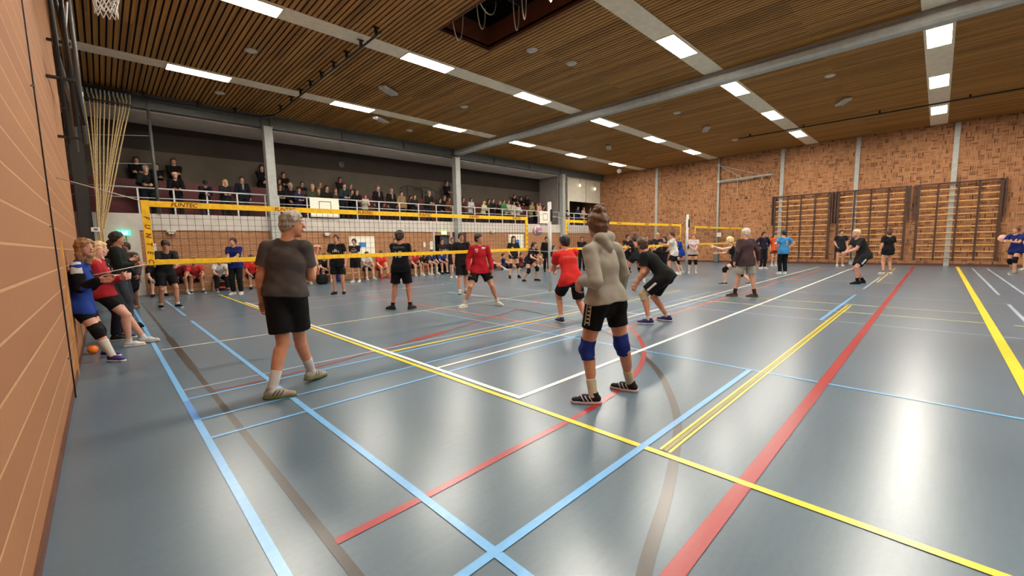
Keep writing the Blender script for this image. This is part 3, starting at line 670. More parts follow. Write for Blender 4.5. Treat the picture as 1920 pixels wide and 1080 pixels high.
# swing arm with ropes
sw = empty('swing_arm', (XF - .15, 9.9, 0))
MB().tube([(0, 0, 0), (0, 0, 6.5)], .06, 12).build('pole', MAT['steel'], sw)
MB().tube([(0, 0, 5.07), (-.15, -3.0, 5.12)], .05, 8).build('arm', MAT['steel'], sw)
MB().tube([(0, 0, 4.98), (-.1, -2.0, 5.02)], .02, 8).build('arm', MAT['steel'], sw)
MB().tube([(0, 0, 6.05), (-.1, -1.4, 5.1)], .018, 8).build('stay', MAT['steel'], sw)
MB().tube([(0, 0, 6.05), (-.15, -2.4, 5.15)], .018, 8).build('stay', MAT['steel'], sw)
for z_ in (5.07, 6.05): MB().tube([(0, 0, z_-.06), (0, 0, z_+.06)], .085, 12).build('collar', MAT['rail'], sw)
for k, (y_, l) in enumerate(((-1.15, 1.15), (-1.65, 1.1), (-2.45, .5), (-2.95, .55))):
    if k < 2:
        MB().tube([(-.12, y_, 5.05), (-.12, y_, 5.05 - l)], .013, 6).build('hanging_rope', MAT['rope'], sw)
        MB().lathe([(.02, .06), (.05, .03), (.05, -.03), (.02, -.06)], (-.12, y_, 5.0 - l), 12).build('rope_knot', MAT['wood_d'], sw)
    else:
        MB().tube(catmull([(-.12, y_ - .02, 5.05), (-.12, y_ + .12, 5.05 - l), (-.12, y_ - .05, 5.0 - l), (-.12, y_ - .14, 5.1 - l), (-.12, y_ + .02, 5.03)], 5), .013, 6).build('hanging_rope', MAT['rope'], sw)
tag(sw, 'pale steel swing arm with hanging ropes on the far wall', 'gym apparatus')
pn = empty('pole_notice', (XF - .25, 9.75, 1.75)); MB().box((-.01, -.13, -.13), (.01, .13, .13)).build('sheet', MAT['paper'], pn); MB().box((-.013, -.05, -.01), (-.0105, .06, .03)).build('print', MAT['orange'], pn); tag(pn, 'small white notice on the steel pole at the far wall', 'notice')
bxp = empty('pole_padding', (XF - .18, 9.9, 0)); MB().bbox((-.14, -.14, .02), (.14, .14, .65), .03).build('pad', MAT['steel_d'], bxp); tag(bxp, 'grey pad around the foot of the far steel pole', 'pad')

# ------------------------------------------------------------------ balls, bags
def volleyball(loc, r_, lab, mats, name='volleyball'):
    bm_ = bmesh.new(); bmesh.ops.create_uvsphere(bm_, u_segments=36, v_segments=24, radius=r_)
    for f in bm_.faces:
        c = f.calc_center_median().normalized(); ax = max(range(3), key=lambda i: abs(c[i])); oth = c[(ax+1) % 3] / abs(c[ax])
        f.material_index = 0 if abs(oth) > .34 else (1 if oth < 0.0 else 0); f.smooth = True
    for v in bm_.verts:
        c = v.co.normalized(); ax = max(range(3), key=lambda i: abs(c[i])); o1 = abs(c[(ax+1) % 3] / c[ax])
        if abs(o1 - .34) < .05 or abs(o1-1) < .05: v.co *= .985
    me = bpy.data.meshes.new(name); bm_.to_mesh(me); bm_.free()
    for m_ in mats: me.materials.append(m_)
    o = bpy.data.objects.new(name, me); COL.objects.link(o); o.location = loc
    tag(o, lab, 'ball'); return o
bm1 = [plain('ball_white', (214, 206, 200), .5), plain('ball_mauve', (168, 120, 140), .5)]
volleyball(at_depth(1008, 433, 12.3), .15, 'mauve volleyball in the air just left of the nearer net post', [bm1[1], bm1[0]])
volleyball(at_depth(1161, 321, 26.5), .14, 'pale volleyball in the air by the farthest gallery side lamp', [bm1[0], bm1[1]])
volleyball(tuple(on_x(1880, 447, 24.0)), .13, 'pink volleyball held by the girl in blue at the right edge', [plain('ball_pink', (222, 150, 140), .5), bm1[0]])
ob = volleyball((XN + .12, 8.45, .06), .06, 'small orange ball on the floor against the near brick wall', [MAT['orange'], MAT['orange']], 'small_ball')
def bag(x_, y_, w_, h_, m_, lab, rz=0):
    r = empty('sports_bag', (x_, y_, 0), rz)
    bm_ = bmesh.new(); bmesh.ops.create_icosphere(bm_, subdivisions=4, radius=1)
    for v in bm_.verts:
        n_ = mnoise.noise(v.co * 2.1 + Vector((x_, y_, 0))) * .12
        e = .55; c = v.co
        v.co = Vector((math.copysign(abs(c.x)**e, c.x) * w_ * (1 + n_), math.copysign(abs(c.y)**e, c.y) * .16 * (1 + n_), h_/2 + math.copysign(abs(c.z)**e, c.z) * h_/2 * (1 + n_*.6)))
        v.co.z = max(v.co.z, 0)
    for f in bm_.faces: f.smooth = True
    me = bpy.data.meshes.new('body'); bm_.to_mesh(me); bm_.free(); me.materials.append(m_)
    o = bpy.data.objects.new('fabric_body', me); COL.objects.link(o); o.parent = r
    MB().tube(catmull([(-w_*.5, -.1, h_*.9), (-w_*.3, -.12, h_*1.25), (w_*.3, -.12, h_*1.25), (w_*.5, -.1, h_*.9)], 5), .014, 6).build('strap', MAT['blackm'], r)
    tag(r, lab, 'bag', 'bags beside the benches')
bag(5.0, 17.3, .17, .42, cloth((150, 36, 40)), 'dark red sports bag on the floor behind the grey haired man'); bag(5.4, 17.25, .15, .45, cloth((205, 200, 195)), 'white plastic like bag beside the red bag', .3); bag(6.2, 17.2, .2, .4, cloth((28, 26, 28)), 'black sports bag beside the seated player in black'); bag(7.15, 17.9, .14, .32, cloth((60, 60, 130)), 'blue bag under the bench by the players in black')
bag(3.0, 18.25, .14, .4, cloth((165, 40, 40)), 'red bag on the floor between the seated players at left', 0); bag(9.9, 18.0, .2, .25, cloth((30, 30, 32)), 'black bag under the bench near the red shirted player'); bag(16.9, 17.8, .25, .3, cloth((30, 32, 36)), 'black bag on the floor behind the girls in knee pads')

# ================================================================== figures: smooth blended volumes turned into meshes
def nrm(v): v = np.asarray(v, float); return v / (np.linalg.norm(v) + 1e-12)
class Vol:
    """a set of blended volumes; build() turns them into one continuous mesh"""
    def __init__(s, vox): s.vox = vox; s.pr = []
    def cone(s, a, b, r1, r2, k=.02, M=None, cuts=(), op='u'):
        a = np.array(a, float); b = np.array(b, float); R_ = max(r1, r2)
        s.pr.append(('c', a, b, r1, r2, k, M, list(cuts), op, np.minimum(a, b) - R_ * 1.0, np.maximum(a, b) + R_ * 1.0))
    def ell(s, c, r, R=None, k=.02, cuts=(), op='u'):
        c = np.array(c, float); r = np.array(r, float); R = np.eye(3) if R is None else R; m = max(r)
        e = np.sqrt(((R.T * r) ** 2).sum(1)) if True else m
        s.pr.append(('e', c, r, R, 0, k, None, list(cuts), op, c - e, c + e))
    def box(s, c, h, rnd, R, k=.01, cuts=(), op='u'):
        c = np.array(c, float); h = np.array(h, float); e = np.abs(R.T) @ h
        s.pr.append(('b', c, h, R, rnd, k, None, list(cuts), op, c - e - rnd, c + e + rnd))
    def field(s, wr=0.0, wf=(22, 9), seed=0, cut=(), solid_pad=.02):
        U = [p for p in s.pr if p[8] == 'u']
        lo = np.min([p[9] for p in U], 0) - solid_pad; hi = np.max([p[10] for p in U], 0) + solid_pad
        v = s.vox; n = np.ceil((hi - lo) / v).astype(int) + 1
        ax = [(lo[i] + np.arange(n[i]) * v).astype(np.float32) for i in range(3)]
        D = np.full(n, .08, np.float32)
        for p in s.pr:
            typ, A, B, C_, E_, k, M, cuts, op, plo, phi = p
            m = k + 2 * v
            i0 = np.clip(np.floor((plo - m - lo) / v).astype(int), 0, n - 1); i1 = np.clip(np.ceil((phi + m - lo) / v).astype(int) + 1, 1, n)
            if np.any(i1 <= i0): continue
            sl = tuple(slice(i0[i], i1[i]) for i in range(3))
            x = ax[0][sl[0]][:, None, None]; y = ax[1][sl[1]][None, :, None]; z = ax[2][sl[2]][None, None, :]
            if typ == 'c':
                a, b, r1, r2 = A, B, C_, E_
                if M is None:
                    px, py, pz = x - a[0], y - a[1], z - a[2]; ba = b - a; sc = 1.0
                else:
                    R, scl = M; T = R / np.array(scl)[:, None]
                    dx, dy, dz = x - a[0], y - a[1], z - a[2]
                    px = T[0, 0]*dx + T[0, 1]*dy + T[0, 2]*dz; py = T[1, 0]*dx + T[1, 1]*dy + T[1, 2]*dz; pz = T[2, 0]*dx + T[2, 1]*dy + T[2, 2]*dz
                    ba = T @ (b - a); sc = min(scl)
                L = float(ba @ ba) + 1e-9
                t = np.clip((px*ba[0] + py*ba[1] + pz*ba[2]) / L, 0, 1)
                d = np.sqrt((px - t*ba[0])**2 + (py - t*ba[1])**2 + (pz - t*ba[2])**2) - (r1 + (r2 - r1) * t)
                d = d * sc
            else:
                R = C_; dx, dy, dz = x - A[0], y - A[1], z - A[2]
                q = [R[i, 0]*dx + R[i, 1]*dy + R[i, 2]*dz for i in range(3)]
                if typ == 'e':
                    k0 = np.sqrt(sum((q[i]/B[i])**2 for i in range(3))); k1 = np.sqrt(sum((q[i]/B[i]**2)**2 for i in range(3))) + 1e-6
                    d = k0 * (k0 - 1) / k1
                else:
                    w_ = [np.abs(q[i]) - (B[i] - E_) for i in range(3)]
                    d = np.sqrt(sum(np.maximum(u, 0)**2 for u in w_)) + np.minimum(np.maximum(np.maximum(w_[0], w_[1]), w_[2]), 0) - E_
            for (c0, nn) in cuts:
                d = np.maximum(d, (x - c0[0])*nn[0] + (y - c0[1])*nn[1] + (z - c0[2])*nn[2])
            d = d.astype(np.float32); cur = D[sl]
            if op == 'u':
                h = np.clip(.5 + .5*(cur - d)/k, 0, 1); D[sl] = cur*(1-h) + d*h - k*h*(1-h)
            else:
                d = -d; h = np.clip(.5 - .5*(cur - d)/k, 0, 1); D[sl] = cur*(1-h) + d*h + k*h*(1-h)
        x = ax[0][:, None, None]; y = ax[1][None, :, None]; z = ax[2][None, None, :]
        if wr:
            rg = np.random.RandomState(seed)
            for j in range(5):
                kv = nrm(rg.normal(size=3) * (1, 1, 1.4)) * rg.uniform(wf[1], wf[0]); ph = rg.uniform(0, 6.3); k2 = nrm(rg.normal(size=3)) * wf[1] * .6; ph2 = rg.uniform(0, 6.3)
                sq = np.sin(kv[0]*x + kv[1]*y + kv[2]*z + ph + 1.4*np.sin(k2[0]*x + k2[1]*y + k2[2]*z + ph2))
                D += (wr * .5 * sq).astype(np.float32)
            D -= wr * 1.0
        for (c0, nn) in cut:
            D = np.maximum(D, (x - c0[0])*nn[0] + (y - c0[1])*nn[1] + (z - c0[2])*nn[2]).astype(np.float32)
        D[0] = D[-1] = .08; D[:, 0] = D[:, -1] = .08; D[:, :, 0] = D[:, :, -1] = .08
        return D, lo
    def build(s, name, mat, parent, **kw):
        D, lo = s.field(**kw); P, Q = surfnets(D, lo, s.vox)
        me = bpy.data.meshes.new(name)
        if len(P) == 0:
            me.from_pydata([(0, 0, 0)], [], [])
        else:
            me.vertices.add(len(P)); me.vertices.foreach_set('co', P.astype(np.float32).ravel())
            me.loops.add(len(Q)*4); me.loops.foreach_set('vertex_index', Q.astype(np.int32).ravel())
            me.polygons.add(len(Q)); me.polygons.foreach_set('loop_start', np.arange(0, len(Q)*4, 4, dtype=np.int32))
            me.polygons.foreach_set('use_smooth', np.ones(len(Q), bool))
            me.update(calc_edges=True)
        me.materials.append(mat)
        o = bpy.data.objects.new(name, me); COL.objects.link(o); o.parent = parent
        return o
def surfnets(D, lo, vox):
    S = D < 0; nx, ny, nz = D.shape; cnt = np.zeros((nx-1, ny-1, nz-1), np.int8)
    for a in (0, 1):
        for b in (0, 1):
            for c in (0, 1): cnt += S[a:nx-1+a, b:ny-1+b, c:nz-1+c]
    act = (cnt > 0) & (cnt < 8); idx = -np.ones(act.shape, np.int32); I, J, K = np.nonzero(act); idx[I, J, K] = np.arange(len(I))
    cor = {(a, b, c): D[I+a, J+b, K+c] for a in (0, 1) for b in (0, 1) for c in (0, 1)}
    pos = np.zeros((len(I), 3)); n = np.zeros(len(I))
    for ca in cor:
        for ax in range(3):
            if ca[ax] == 0:
                cb_ = list(ca); cb_[ax] = 1; cb_ = tuple(cb_); va, vb = cor[ca], cor[cb_]; m = (va < 0) != (vb < 0)
                t = np.where(m, va / (va - vb + 1e-12), 0)
                p = np.tile(np.array(ca, float), (len(I), 1)); p[:, ax] += t; pos += p * m[:, None]; n += m
    pos /= np.maximum(n, 1)[:, None]
    P = lo + (np.stack([I, J, K], 1) + pos) * vox
    Q = []
    for ax in range(3):
        u, v = (ax+1) % 3, (ax+2) % 3
        A = np.moveaxis(S, [ax, u, v], [0, 1, 2]); X = np.moveaxis(idx, [ax, u, v], [0, 1, 2])
        a0, a1 = A[:-1, 1:-1, 1:-1], A[1:, 1:-1, 1:-1]
        for (mk, flip) in ((a0 & ~a1, False), (~a0 & a1, True)):
            i, j, k = np.nonzero(mk); j = j + 1; k = k + 1
            q = np.stack([X[i, j-1, k-1], X[i, j, k-1], X[i, j, k], X[i, j-1, k]], 1)
            if flip: q = q[:, ::-1]
            Q.append(q)
    return P, np.concatenate(Q)

def ik(a, c, l1, l2, hint):
    a, c = np.array(a, float), np.array(c, float); d = c - a; L = np.linalg.norm(d); mx = (l1 + l2) * .999
    if L > mx: c = a + d / L * mx; d = c - a; L = mx
    u = d / L; x_ = (l1*l1 - l2*l2 + L*L) / (2*L); h_ = math.sqrt(max(0, l1*l1 - x_*x_))
    p = np.array(hint, float); p = p - u * (p @ u); p = nrm(p)
    return a + u*x_ + p*h_, c

def pose(H=1.75, pelz=None, lean=0., feet=((-.1, 0), (.1, 0)), toes=((-.15, 1), (.15, 1)), footz=(0, 0), arms='down', kneeh=None, face=(0, 0), seat=None, hiptwist=0., shift=(0, 0), wrL=None, wrR=None, eh=None, side=0.):
    """joints in local axes: x to the person's right, y forward, z up. Feet are (left, right)."""
    s = H / 1.75; J = dict(H=H)
    TH, SH, UA, FA = .435*s, .425*s, .285*s, .255*s
    pz = (pelz if pelz is not None else .935) * s
    px, py = shift
    R = np.array([[math.cos(hiptwist), math.sin(hiptwist), 0], [-math.sin(hiptwist), math.cos(hiptwist), 0], [0, 0, 1]]).T
    J['pel'] = np.array([px*s, py*s, pz + .02*s])
    rt = R @ np.array([1, 0, 0]); 
    for sd, k in (('L', -1), ('R', 1)):
        J['hip'+sd] = J['pel'] + rt * (.09*s*k) - np.array([0, 0, .02*s])
        i = 0 if sd == 'L' else 1
        fx, fy = feet[i]; an = np.array([fx*s, fy*s, .085*s + footz[i]*s])
        kh = (kneeh[i] if kneeh else (k*.12, 1, 0))
        J['kn'+sd], J['an'+sd] = ik(J['hip'+sd], an, TH, SH, kh)
        t = np.array([toes[i][0], toes[i][1], 0.]); t = nrm(t)
        tz = -.05*s
        J['to'+sd] = J['an'+sd] + t * .16*s + np.array([0, 0, tz - footz[i]*s*.6])
    fw = np.array([math.sin(side)*1.0, math.sin(lean), math.cos(lean)]); U = nrm(fw)
    J['chest'] = J['pel'] + U * .33*s
    J['neck'] = J['pel'] + U * .50*s + np.array([0, 0.015*s, 0])
    sr = nrm(np.array([1, 0, 0]) - U * U[0])
    F = nrm(np.cross(U, sr))
    hd = nrm(U * .6 + np.array([0, 0, 1.0]) * .8)
    J['head'] = J['neck'] + hd * .165*s + F * .02*s
    yaw, pit = face
    fv = np.array([math.sin(yaw)*math.cos(pit), math.cos(yaw)*math.cos(pit), math.sin(pit)]); J['face'] = nrm(fv)
    J['U'] = U; J['F'] = F; J['Rt'] = sr
    T = dict(down=(.07, .06, -.52), crossed=(-.20, .24, -.27), rail=(-.06, .36, -.24), knees=(-.03, .40, -.30), clasp=(-.15, .33, -.36), ready=(-.06, .40, -.20), phone=(-.12, .30, -.12), back=(-.04, -.12, -.46), receive=(-.14, .48, -.12), hips=(.04, .02, -.40))
    for sd, k in (('L', -1), ('R', 1)):
        sh = J['neck'] + sr * (.172*s*k) - U * .045*s
        J['sh'+sd] = sh
        w_ = (wrL if sd == 'L' else wrR)
        a = w_ if w_ is not None else T[arms]
        if not isinstance(a, str):
            tgt = sh + (sr*(a[0]*k) + (np.array([0, 1, 0]) if lean > .3 else F)*a[1] + (np.array([0, 0, 1]) if lean > .3 else U)*a[2]) * s
        hint = eh if eh is not None else (k*.5, -.8, -.5)
        if arms == 'hips': hint = (k*1, -.5, 0)
        J['el'+sd], J['wr'+sd] = ik(sh, tgt, UA, FA, hint)
    return J
def sit(H=1.75, seat=.36, lean=.25, arms='knees', legs=((-.14, .42), (.14, .42)), **kw):
    return pose(H, pelz=(seat + .13) / (H/1.75), lean=lean, feet=legs, arms=arms, **kw)

def frames(J):
    U = nrm(J['neck'] - J['pel']); R = J['shR'] - J['shL']; R = nrm(R - U * (R @ U)); F = np.cross(U, R); return U, R, F
def figure(root, J, sp, vox=.010, eyes=False):
    """sp: skin, hair (rgb, style), top (kind, rgb), bottom, socks, shoes, pads"""
    s = J['H'] / 1.75; U, R, F = frames(J); TM = np.array([R, F, U])
    hipR = nrm(J['hipR'] - J['hipL']); g = sp.get('build', 1.0); fem = sp.get('fem', False)
    sk = skin(sp['skin'])
    pel, ch, nk, hd = J['pel'], J['chest'], J['neck'], J['head']
    # ---------------- head frame
    fv = nrm(J['face']); up0 = nrm((hd - nk) * .5 + np.array([0, 0, .5])); rt = nrm(np.cross(fv, up0)); hu = np.cross(rt, fv); HM = np.array([rt, fv, hu])
    hs = s * .97
    def hp(x, y, z): return hd + (rt*x + fv*y + hu*z) * hs
    V = Vol(vox)
    wst = pel + (ch - pel) * .5
    V.cone(pel - U*.01*s, wst, .142*s*g*(1.03 if fem else 1), (.112 if fem else .126)*s*g, .03, (TM, (1, .74, 1)))
    V.cone(wst, ch, (.112 if fem else .126)*s*g, (.134 if fem else .150)*s*g, .03, (TM, (1, .70, 1)))
    V.cone(ch, nk - U*.06*s, (.132 if fem else .148)*s*g, .085*s, .03, (TM, (1, .66, .9)))
    for sd in 'LR':
        V.cone(nk - U*.03*s, J['sh'+sd] - U*.005*s, .048*s, .050*s, .025)
    V.cone(nk - U*.04*s, hd + (nk-hd)*.25, (.052 if fem else .060)*s, (.048 if fem else .054)*s, .02)
    for sd, k_ in (('L', -1), ('R', 1)):
        V.ell(J['hip'+sd] - F*.042*s, (.078*s, .078*s, .092*s), None, .025)
        if fem: V.ell(ch + R*k_*.065*s + F*.085*s - U*.02*s, (.06*s, .05*s, .06*s), TM, .04)
    # legs
    for sd in 'LR':
        h_, kn, an, to = J['hip'+sd], J['kn'+sd], J['an'+sd], J['to'+sd]
        tg = 1.08 if fem else 1.0
        V.cone(h_ + (kn-h_)*.06, kn, .088*s*tg*g**.5, .056*s, .03)
        ax_ = nrm(an - kn); bk = -nrm(np.cross(np.cross(ax_, F), ax_)) if abs(ax_ @ F) < .95 else -F
        tv = to - an; tv = tv - ax_ * (tv @ ax_)
        if np.linalg.norm(tv) > .02: bk = -nrm(tv)
        V.cone(kn, an, .052*s, .036*s, .02)
        V.cone(kn + (an-kn)*.18 + bk*.018*s, kn + (an-kn)*.52 + bk*.012*s, .050*s, .040*s, .03)
        V.ell(kn - bk*.018*s, (.040*s,)*3, None, .02)
        V.cone(an + np.array([0, 0, -.02*s]), to, .027*s, .020*s, .01)
    # arms and hands
    for sd, k_ in (('L', -1), ('R', 1)):
        sh, el, wr = J['sh'+sd], J['el'+sd], J['wr'+sd]; ag = (.9 if fem else 1.0) * g**.5
        V.ell(sh, (.056*s*ag, .056*s*ag, .056*s*ag), None, .02)
        V.cone(sh, el, .049*s*ag, .040*s*ag, .015)
        fa = wr - el
        V.cone(el, el + fa*.35, .040*s*ag, .043*s*ag, .02); V.cone(el + fa*.35, wr, .041*s*ag, .026*s*ag, .015)
        d = nrm(J.get('hd'+sd, fa)); th = J.get('th'+sd)
        if th is None: th = F if abs(d @ F) < .8 else np.array([0, 0, 1.])
        w_ = nrm(th - d * (th @ d)); n_ = np.cross(d, w_) * (1 if sd == 'L' else -1)
        cu = J.get('curl'+sd, .45); HMt = np.array([d, w_, n_]); hz = s * .98
        V.box(wr + d*.05*hz, (.046*hz, .039*hz, .014*hz), .012*hz, HMt, .012)
        for q, (off, L_) in enumerate(((.029, .078), (.0095, .088), (-.0105, .082), (-.029, .064))):
            b0 = wr + (d*.088 + w_*off*1.0) * hz; a1 = cu * (1 + .12*q); sp_ = w_ * off * 1.2
            d1 = nrm(d*math.cos(a1) + n_*math.sin(a1) + sp_); p1 = b0 + d1 * L_*.45*hz
            d2 = nrm(d*math.cos(a1*2.1) + n_*math.sin(a1*2.1) + sp_); p2 = p1 + d2 * L_*.35*hz
            d3 = nrm(d*math.cos(a1*2.8) + n_*math.sin(a1*2.8) + sp_); p3 = p2 + d3 * L_*.22*hz
            fr = max(.0088*hz, vox*.62)
            V.cone(b0, p1, fr*1.03, fr, .004); V.cone(p1, p2, fr, fr*.93, .004); V.cone(p2, p3, fr*.93, fr*.85, .004)
        tb0 = wr + (d*.022 + w_*.030) * hz; td = nrm(d*.75 + w_*.62 + n_*.25); t1 = tb0 + td*.042*hz; t2 = t1 + nrm(d*.9 + w_*.25 + n_*.35)*.032*hz; fr = max(.0105*hz, vox*.65)
        V.cone(tb0, t1, fr*1.15, fr, .008); V.cone(t1, t2, fr, fr*.85, .004)
    # head
    V.ell(hp(0, -.012, .030), (.074*hs, .094*hs, .088*hs), HM, .02)
    V.ell(hp(0, .022, -.030), (.060*hs, .066*hs, .088*hs), HM, .02)
    V.ell(hp(0, .052, -.098), (.030*hs, .026*hs, .022*hs), HM, .025)
    V.cone(hp(0, .082, .012), hp(0, .105, -.026), .009*hs, .014*hs, .010)
    V.ell(hp(0, .084, -.062), (.026*hs, .010*hs, .009*hs), HM, .008)
    V.cone(hp(-.035, .078, .034), hp(.035, .078, .034), .009*hs, .009*hs, .012)
    for k_ in (-1, 1):
        V.ell(hp(k_*.031, .094, .014), (.017*hs, .014*hs, .011*hs), HM, .008, op='s')
        V.ell(hp(k_*.074, -.006, -.012), (.009*hs, .018*hs, .030*hs), HM, .006)
    body = V.build('body', sk, root)
    if eyes:
        ey = Vol(max(.003, vox*.5))
        for k_ in (-1, 1):
            e = MB(); c = hp(k_*.031, .080, .014); mm = bmesh.new(); bmesh.ops.create_uvsphere(mm, u_segments=12, v_segments=8, radius=.0115*hs)
            for v in mm.verts: v.co = v.co + Vector(c)
            me = bpy.data.meshes.new('eye'); mm.to_mesh(me); mm.free(); me.materials.append(MAT['plast']); me.materials.append(MAT['eye'])
            for p in me.polygons:
                p.use_smooth = True
                if (Vector(p.center) - Vector(c)).normalized().dot(Vector(fv)) > .8: p.material_index = 1
            o = bpy.data.objects.new('eye', me); COL.objects.link(o); o.parent = root
        LV = Vol(max(.0025, vox*.4)); LV.ell(hp(0, .088, -.058), (.024*hs, .010*hs, .005*hs), HM, .004); LV.ell(hp(0, .086, -.068), (.020*hs, .010*hs, .005*hs), HM, .004); LV.build('lips', MAT['lip'], root)
        BV = Vol(max(.0025, vox*.4))
        for k_ in (-1, 1): BV.cone(hp(k_*.016, .090, .037), hp(k_*.048, .080, .038), .0045*hs, .003*hs, .004)
        BV.build('eyebrows', hairm(sp['hair'][0]), root)
    # ---------------- hair
    hc, hst = sp['hair'][0], sp['hair'][1]
    if hst != 'none':
        W = Vol(min(vox, .009)); ve = .012 if hst in ('short', 'crop') else .018
        if hst == 'crop': ve = .007
        fcut = [(hp(0, .062, .045), nrm(fv*.9 - hu*.45)), (hp(0, -.02, -.055), -hu)]
        W.ell(hp(0, -.014, .033), ((.074+ve)*hs, (.094+ve)*hs, (.088+ve)*hs), HM, .015, cuts=[(hp(0, .055, .030), nrm(fv*.8 - hu*.6)), (hp(0, 0, -.04), -hu)])
        W.ell(hp(0, -.045, -.02), ((.066+ve*.5)*hs, (.060+ve)*hs, .065*hs), HM, .02, cuts=[(hp(0, -.004, 0), nrm(fv + hu*.15))])
        if hst == 'fringe': W.cone(hp(-.05, .075, .07), hp(.055, .085, .06), .022*hs, .018*hs, .015)
        if hst in ('messy', 'curly'):
            rg = np.random.RandomState(int(hd[0]*97) % 1000)
            for q in range(34):
                a, b = rg.uniform(0, 6.28), rg.uniform(.15, 1.5); dv = np.array([math.cos(a)*math.sin(b), math.sin(a)*math.sin(b)*1.15, math.cos(b)])
                if dv[1] > .75 and dv[2] < .4: continue
                W.ell(hp(dv[0]*.083, dv[1]*.095 - .014, dv[2]*.093 + .035), (.020*hs,)*3, None, .01)
        if hst == 'bun':
            W.ell(hp(0, -.05, .135), (.052*hs, .050*hs, .042*hs), HM, .012); rg = np.random.RandomState(3)
            for q in range(26):
                a, b = rg.uniform(0, 6.28), rg.uniform(-1.2, 1.4); W.ell(hp(.048*math.cos(a)*math.cos(b), -.05 + .046*math.sin(a)*math.cos(b), .137 + .04*math.sin(b)), (.014*hs,)*3, None, .006)
            W.cone(hp(.0, -.085, -.02), hp(0, -.075, -.085), .035*hs, .012*hs, .02)
        if hst in ('pony', 'long'):
            dn = np.array([0, 0, -1.0]); b0 = hp(0, -.10, .03)
            if hst == 'pony':
                W.ell(b0, (.03*hs,)*3, None, .012); p1 = b0 - fv*.05*hs + dn*.05*hs; p2 = p1 + dn*.13*hs - fv*.01*hs
                W.cone(b0, p1, .026*hs, .030*hs, .01); W.cone(p1, p2, .030*hs, .014*hs, .01)
            else:
                for kx in (-.062, -.03, 0, .03, .062):
                    q0 = hp(kx, -.075 + abs(kx)*.9, .02); q1 = q0 + dn*.14*hs - fv*.02*hs; q2 = q1 + dn*.10*hs
                    W.cone(q0, q1, .034*hs, .036*hs, .02); W.cone(q1, q2, .036*hs, .022*hs, .02)
        if hst == 'cap': W.cone(hp(0, .07, .055), hp(0, .15, .045), .050*hs, .038*hs, .012, (HM, (1, 1, .28)))
        W.build('cap' if hst == 'cap' else 'hair', hairm(hc) if hst != 'cap' else cloth(hc), root, wr=.005 if hst != 'cap' else 0, wf=(120, 60), seed=5)
    if sp.get('beard'):
        W = Vol(min(vox, .007)); W.ell(hp(0, .030, -.070), (.064*hs, .066*hs, .052*hs), HM, .01, cuts=[(hp(0, 0, -.048), hu), (hp(0, .01, 0), -fv)]); W.build('beard', hairm(hc), root)
    # ---------------- top
    tk = sp.get('top')
    if tk:
        kind, rgb = tk[0], tk[1]; lo_ = tk[2] if len(tk) > 2 else 0.0     # lo_: hem below pelvis (m)
        e = {'tee': .014, 'jersey': .014, 'hoodie': .020, 'jacket': .022, 'coat': .030, 'vest': .010, 'long': .015}[kind]
        T = Vol(vox * 1.0); hem = pel - U*(.06 + lo_)*s; mg = e * s
        lf = fem and kind in ('vest', 'tee'); wf_ = (.116 if lf else .128); cf_ = (.136 if lf else .150)
        T.cone(hem - U*.04*s, wst, .152*s*g + mg*1.8 + .012, wf_*s*g + mg*1.2, .02, (TM, (1, .80, 1)), cuts=[(hem, -U)])
        for sd in 'LR': T.ell(J['hip'+sd] - F*.026*s + U*.05*s - hipR*(.012*s if sd == 'R' else -.012*s), (.084*s + mg*.8, .090*s + mg, .16*s), TM, .05, cuts=[(hem, -U)])
        bm_ = {'shorts': .022, 'tight': .009, 'pants': .018, 'skirt': .022}.get((sp.get('bottom') or ('tight',))[0], .01)*s
        for sd in 'LR':
            h_ = J['hip'+sd]; T.cone(h_, h_ + (J['kn'+sd]-h_)*.22, .090*s*(1.08 if fem else 1)*g**.5 + bm_ + .009, .088*s*(1.08 if fem else 1)*g**.5 + bm_ + .009, .03, cuts=[(hem, -U)])
            T.ell(h_ - F*.042*s, (.079*s + bm_*.7 + .012,)*2 + (.095*s + bm_*.4 + .012,), None, .02, cuts=[(hem, -U)])
        T.cone(pel, pel + U*.1*s, .144*s*g + bm_*.8 + .010, .132*s*g + bm_*.5 + .012, .02, (TM, (1, .78, 1)), cuts=[(hem, -U)])
        T.cone(wst, ch, wf_*s*g + mg*1.2, cf_*s*g + mg, .02, (TM, (1, .74, 1)))
        T.cone(ch, nk - U*.06*s, cf_*s*g + mg*.8, .086*s + mg*.6, .025, (TM, (1, .68, .9)))
        if fem:
            for k_ in (-1, 1): T.ell(ch + R*k_*.065*s + F*.080*s - U*.02*s, (.062*s, .052*s, .062*s), TM, .03)
        sl_ = {'tee': .62, 'jersey': .60, 'vest': .12}.get(kind, 1.0)
        for sd in 'LR':
            sh, el, wr = J['sh'+sd], J['el'+sd], J['wr'+sd]
            T.cone(nk - U*.03*s, sh - U*.005*s, .048*s + mg*.6, .050*s + mg*.7, .02)
            if sl_ < 1:
                if kind != 'vest':
                    ce = sh + (el-sh)*sl_; T.cone(sh, ce + nrm(el-sh)*.03*s, .056*s + mg*.9, .053*s + mg*1.4, .015, cuts=[(ce, nrm(el-sh))])
            else:
                T.cone(sh, el, .050*s + mg*.9, .043*s + mg*.9, .015)
                pu = tk[3] if len(tk) > 3 else 1.0
                we = el + (wr-el)*(.98 if pu == 1 else pu); T.cone(el, we + nrm(wr-el)*.02, .043*s + mg*.9, .030*s + mg*.8, .015, cuts=[(we, nrm(wr-el))])
                if kind == 'hoodie': T.cone(we - nrm(wr-el)*.05*s, we, .034*s + mg*.4, .032*s + mg*.4, .006)
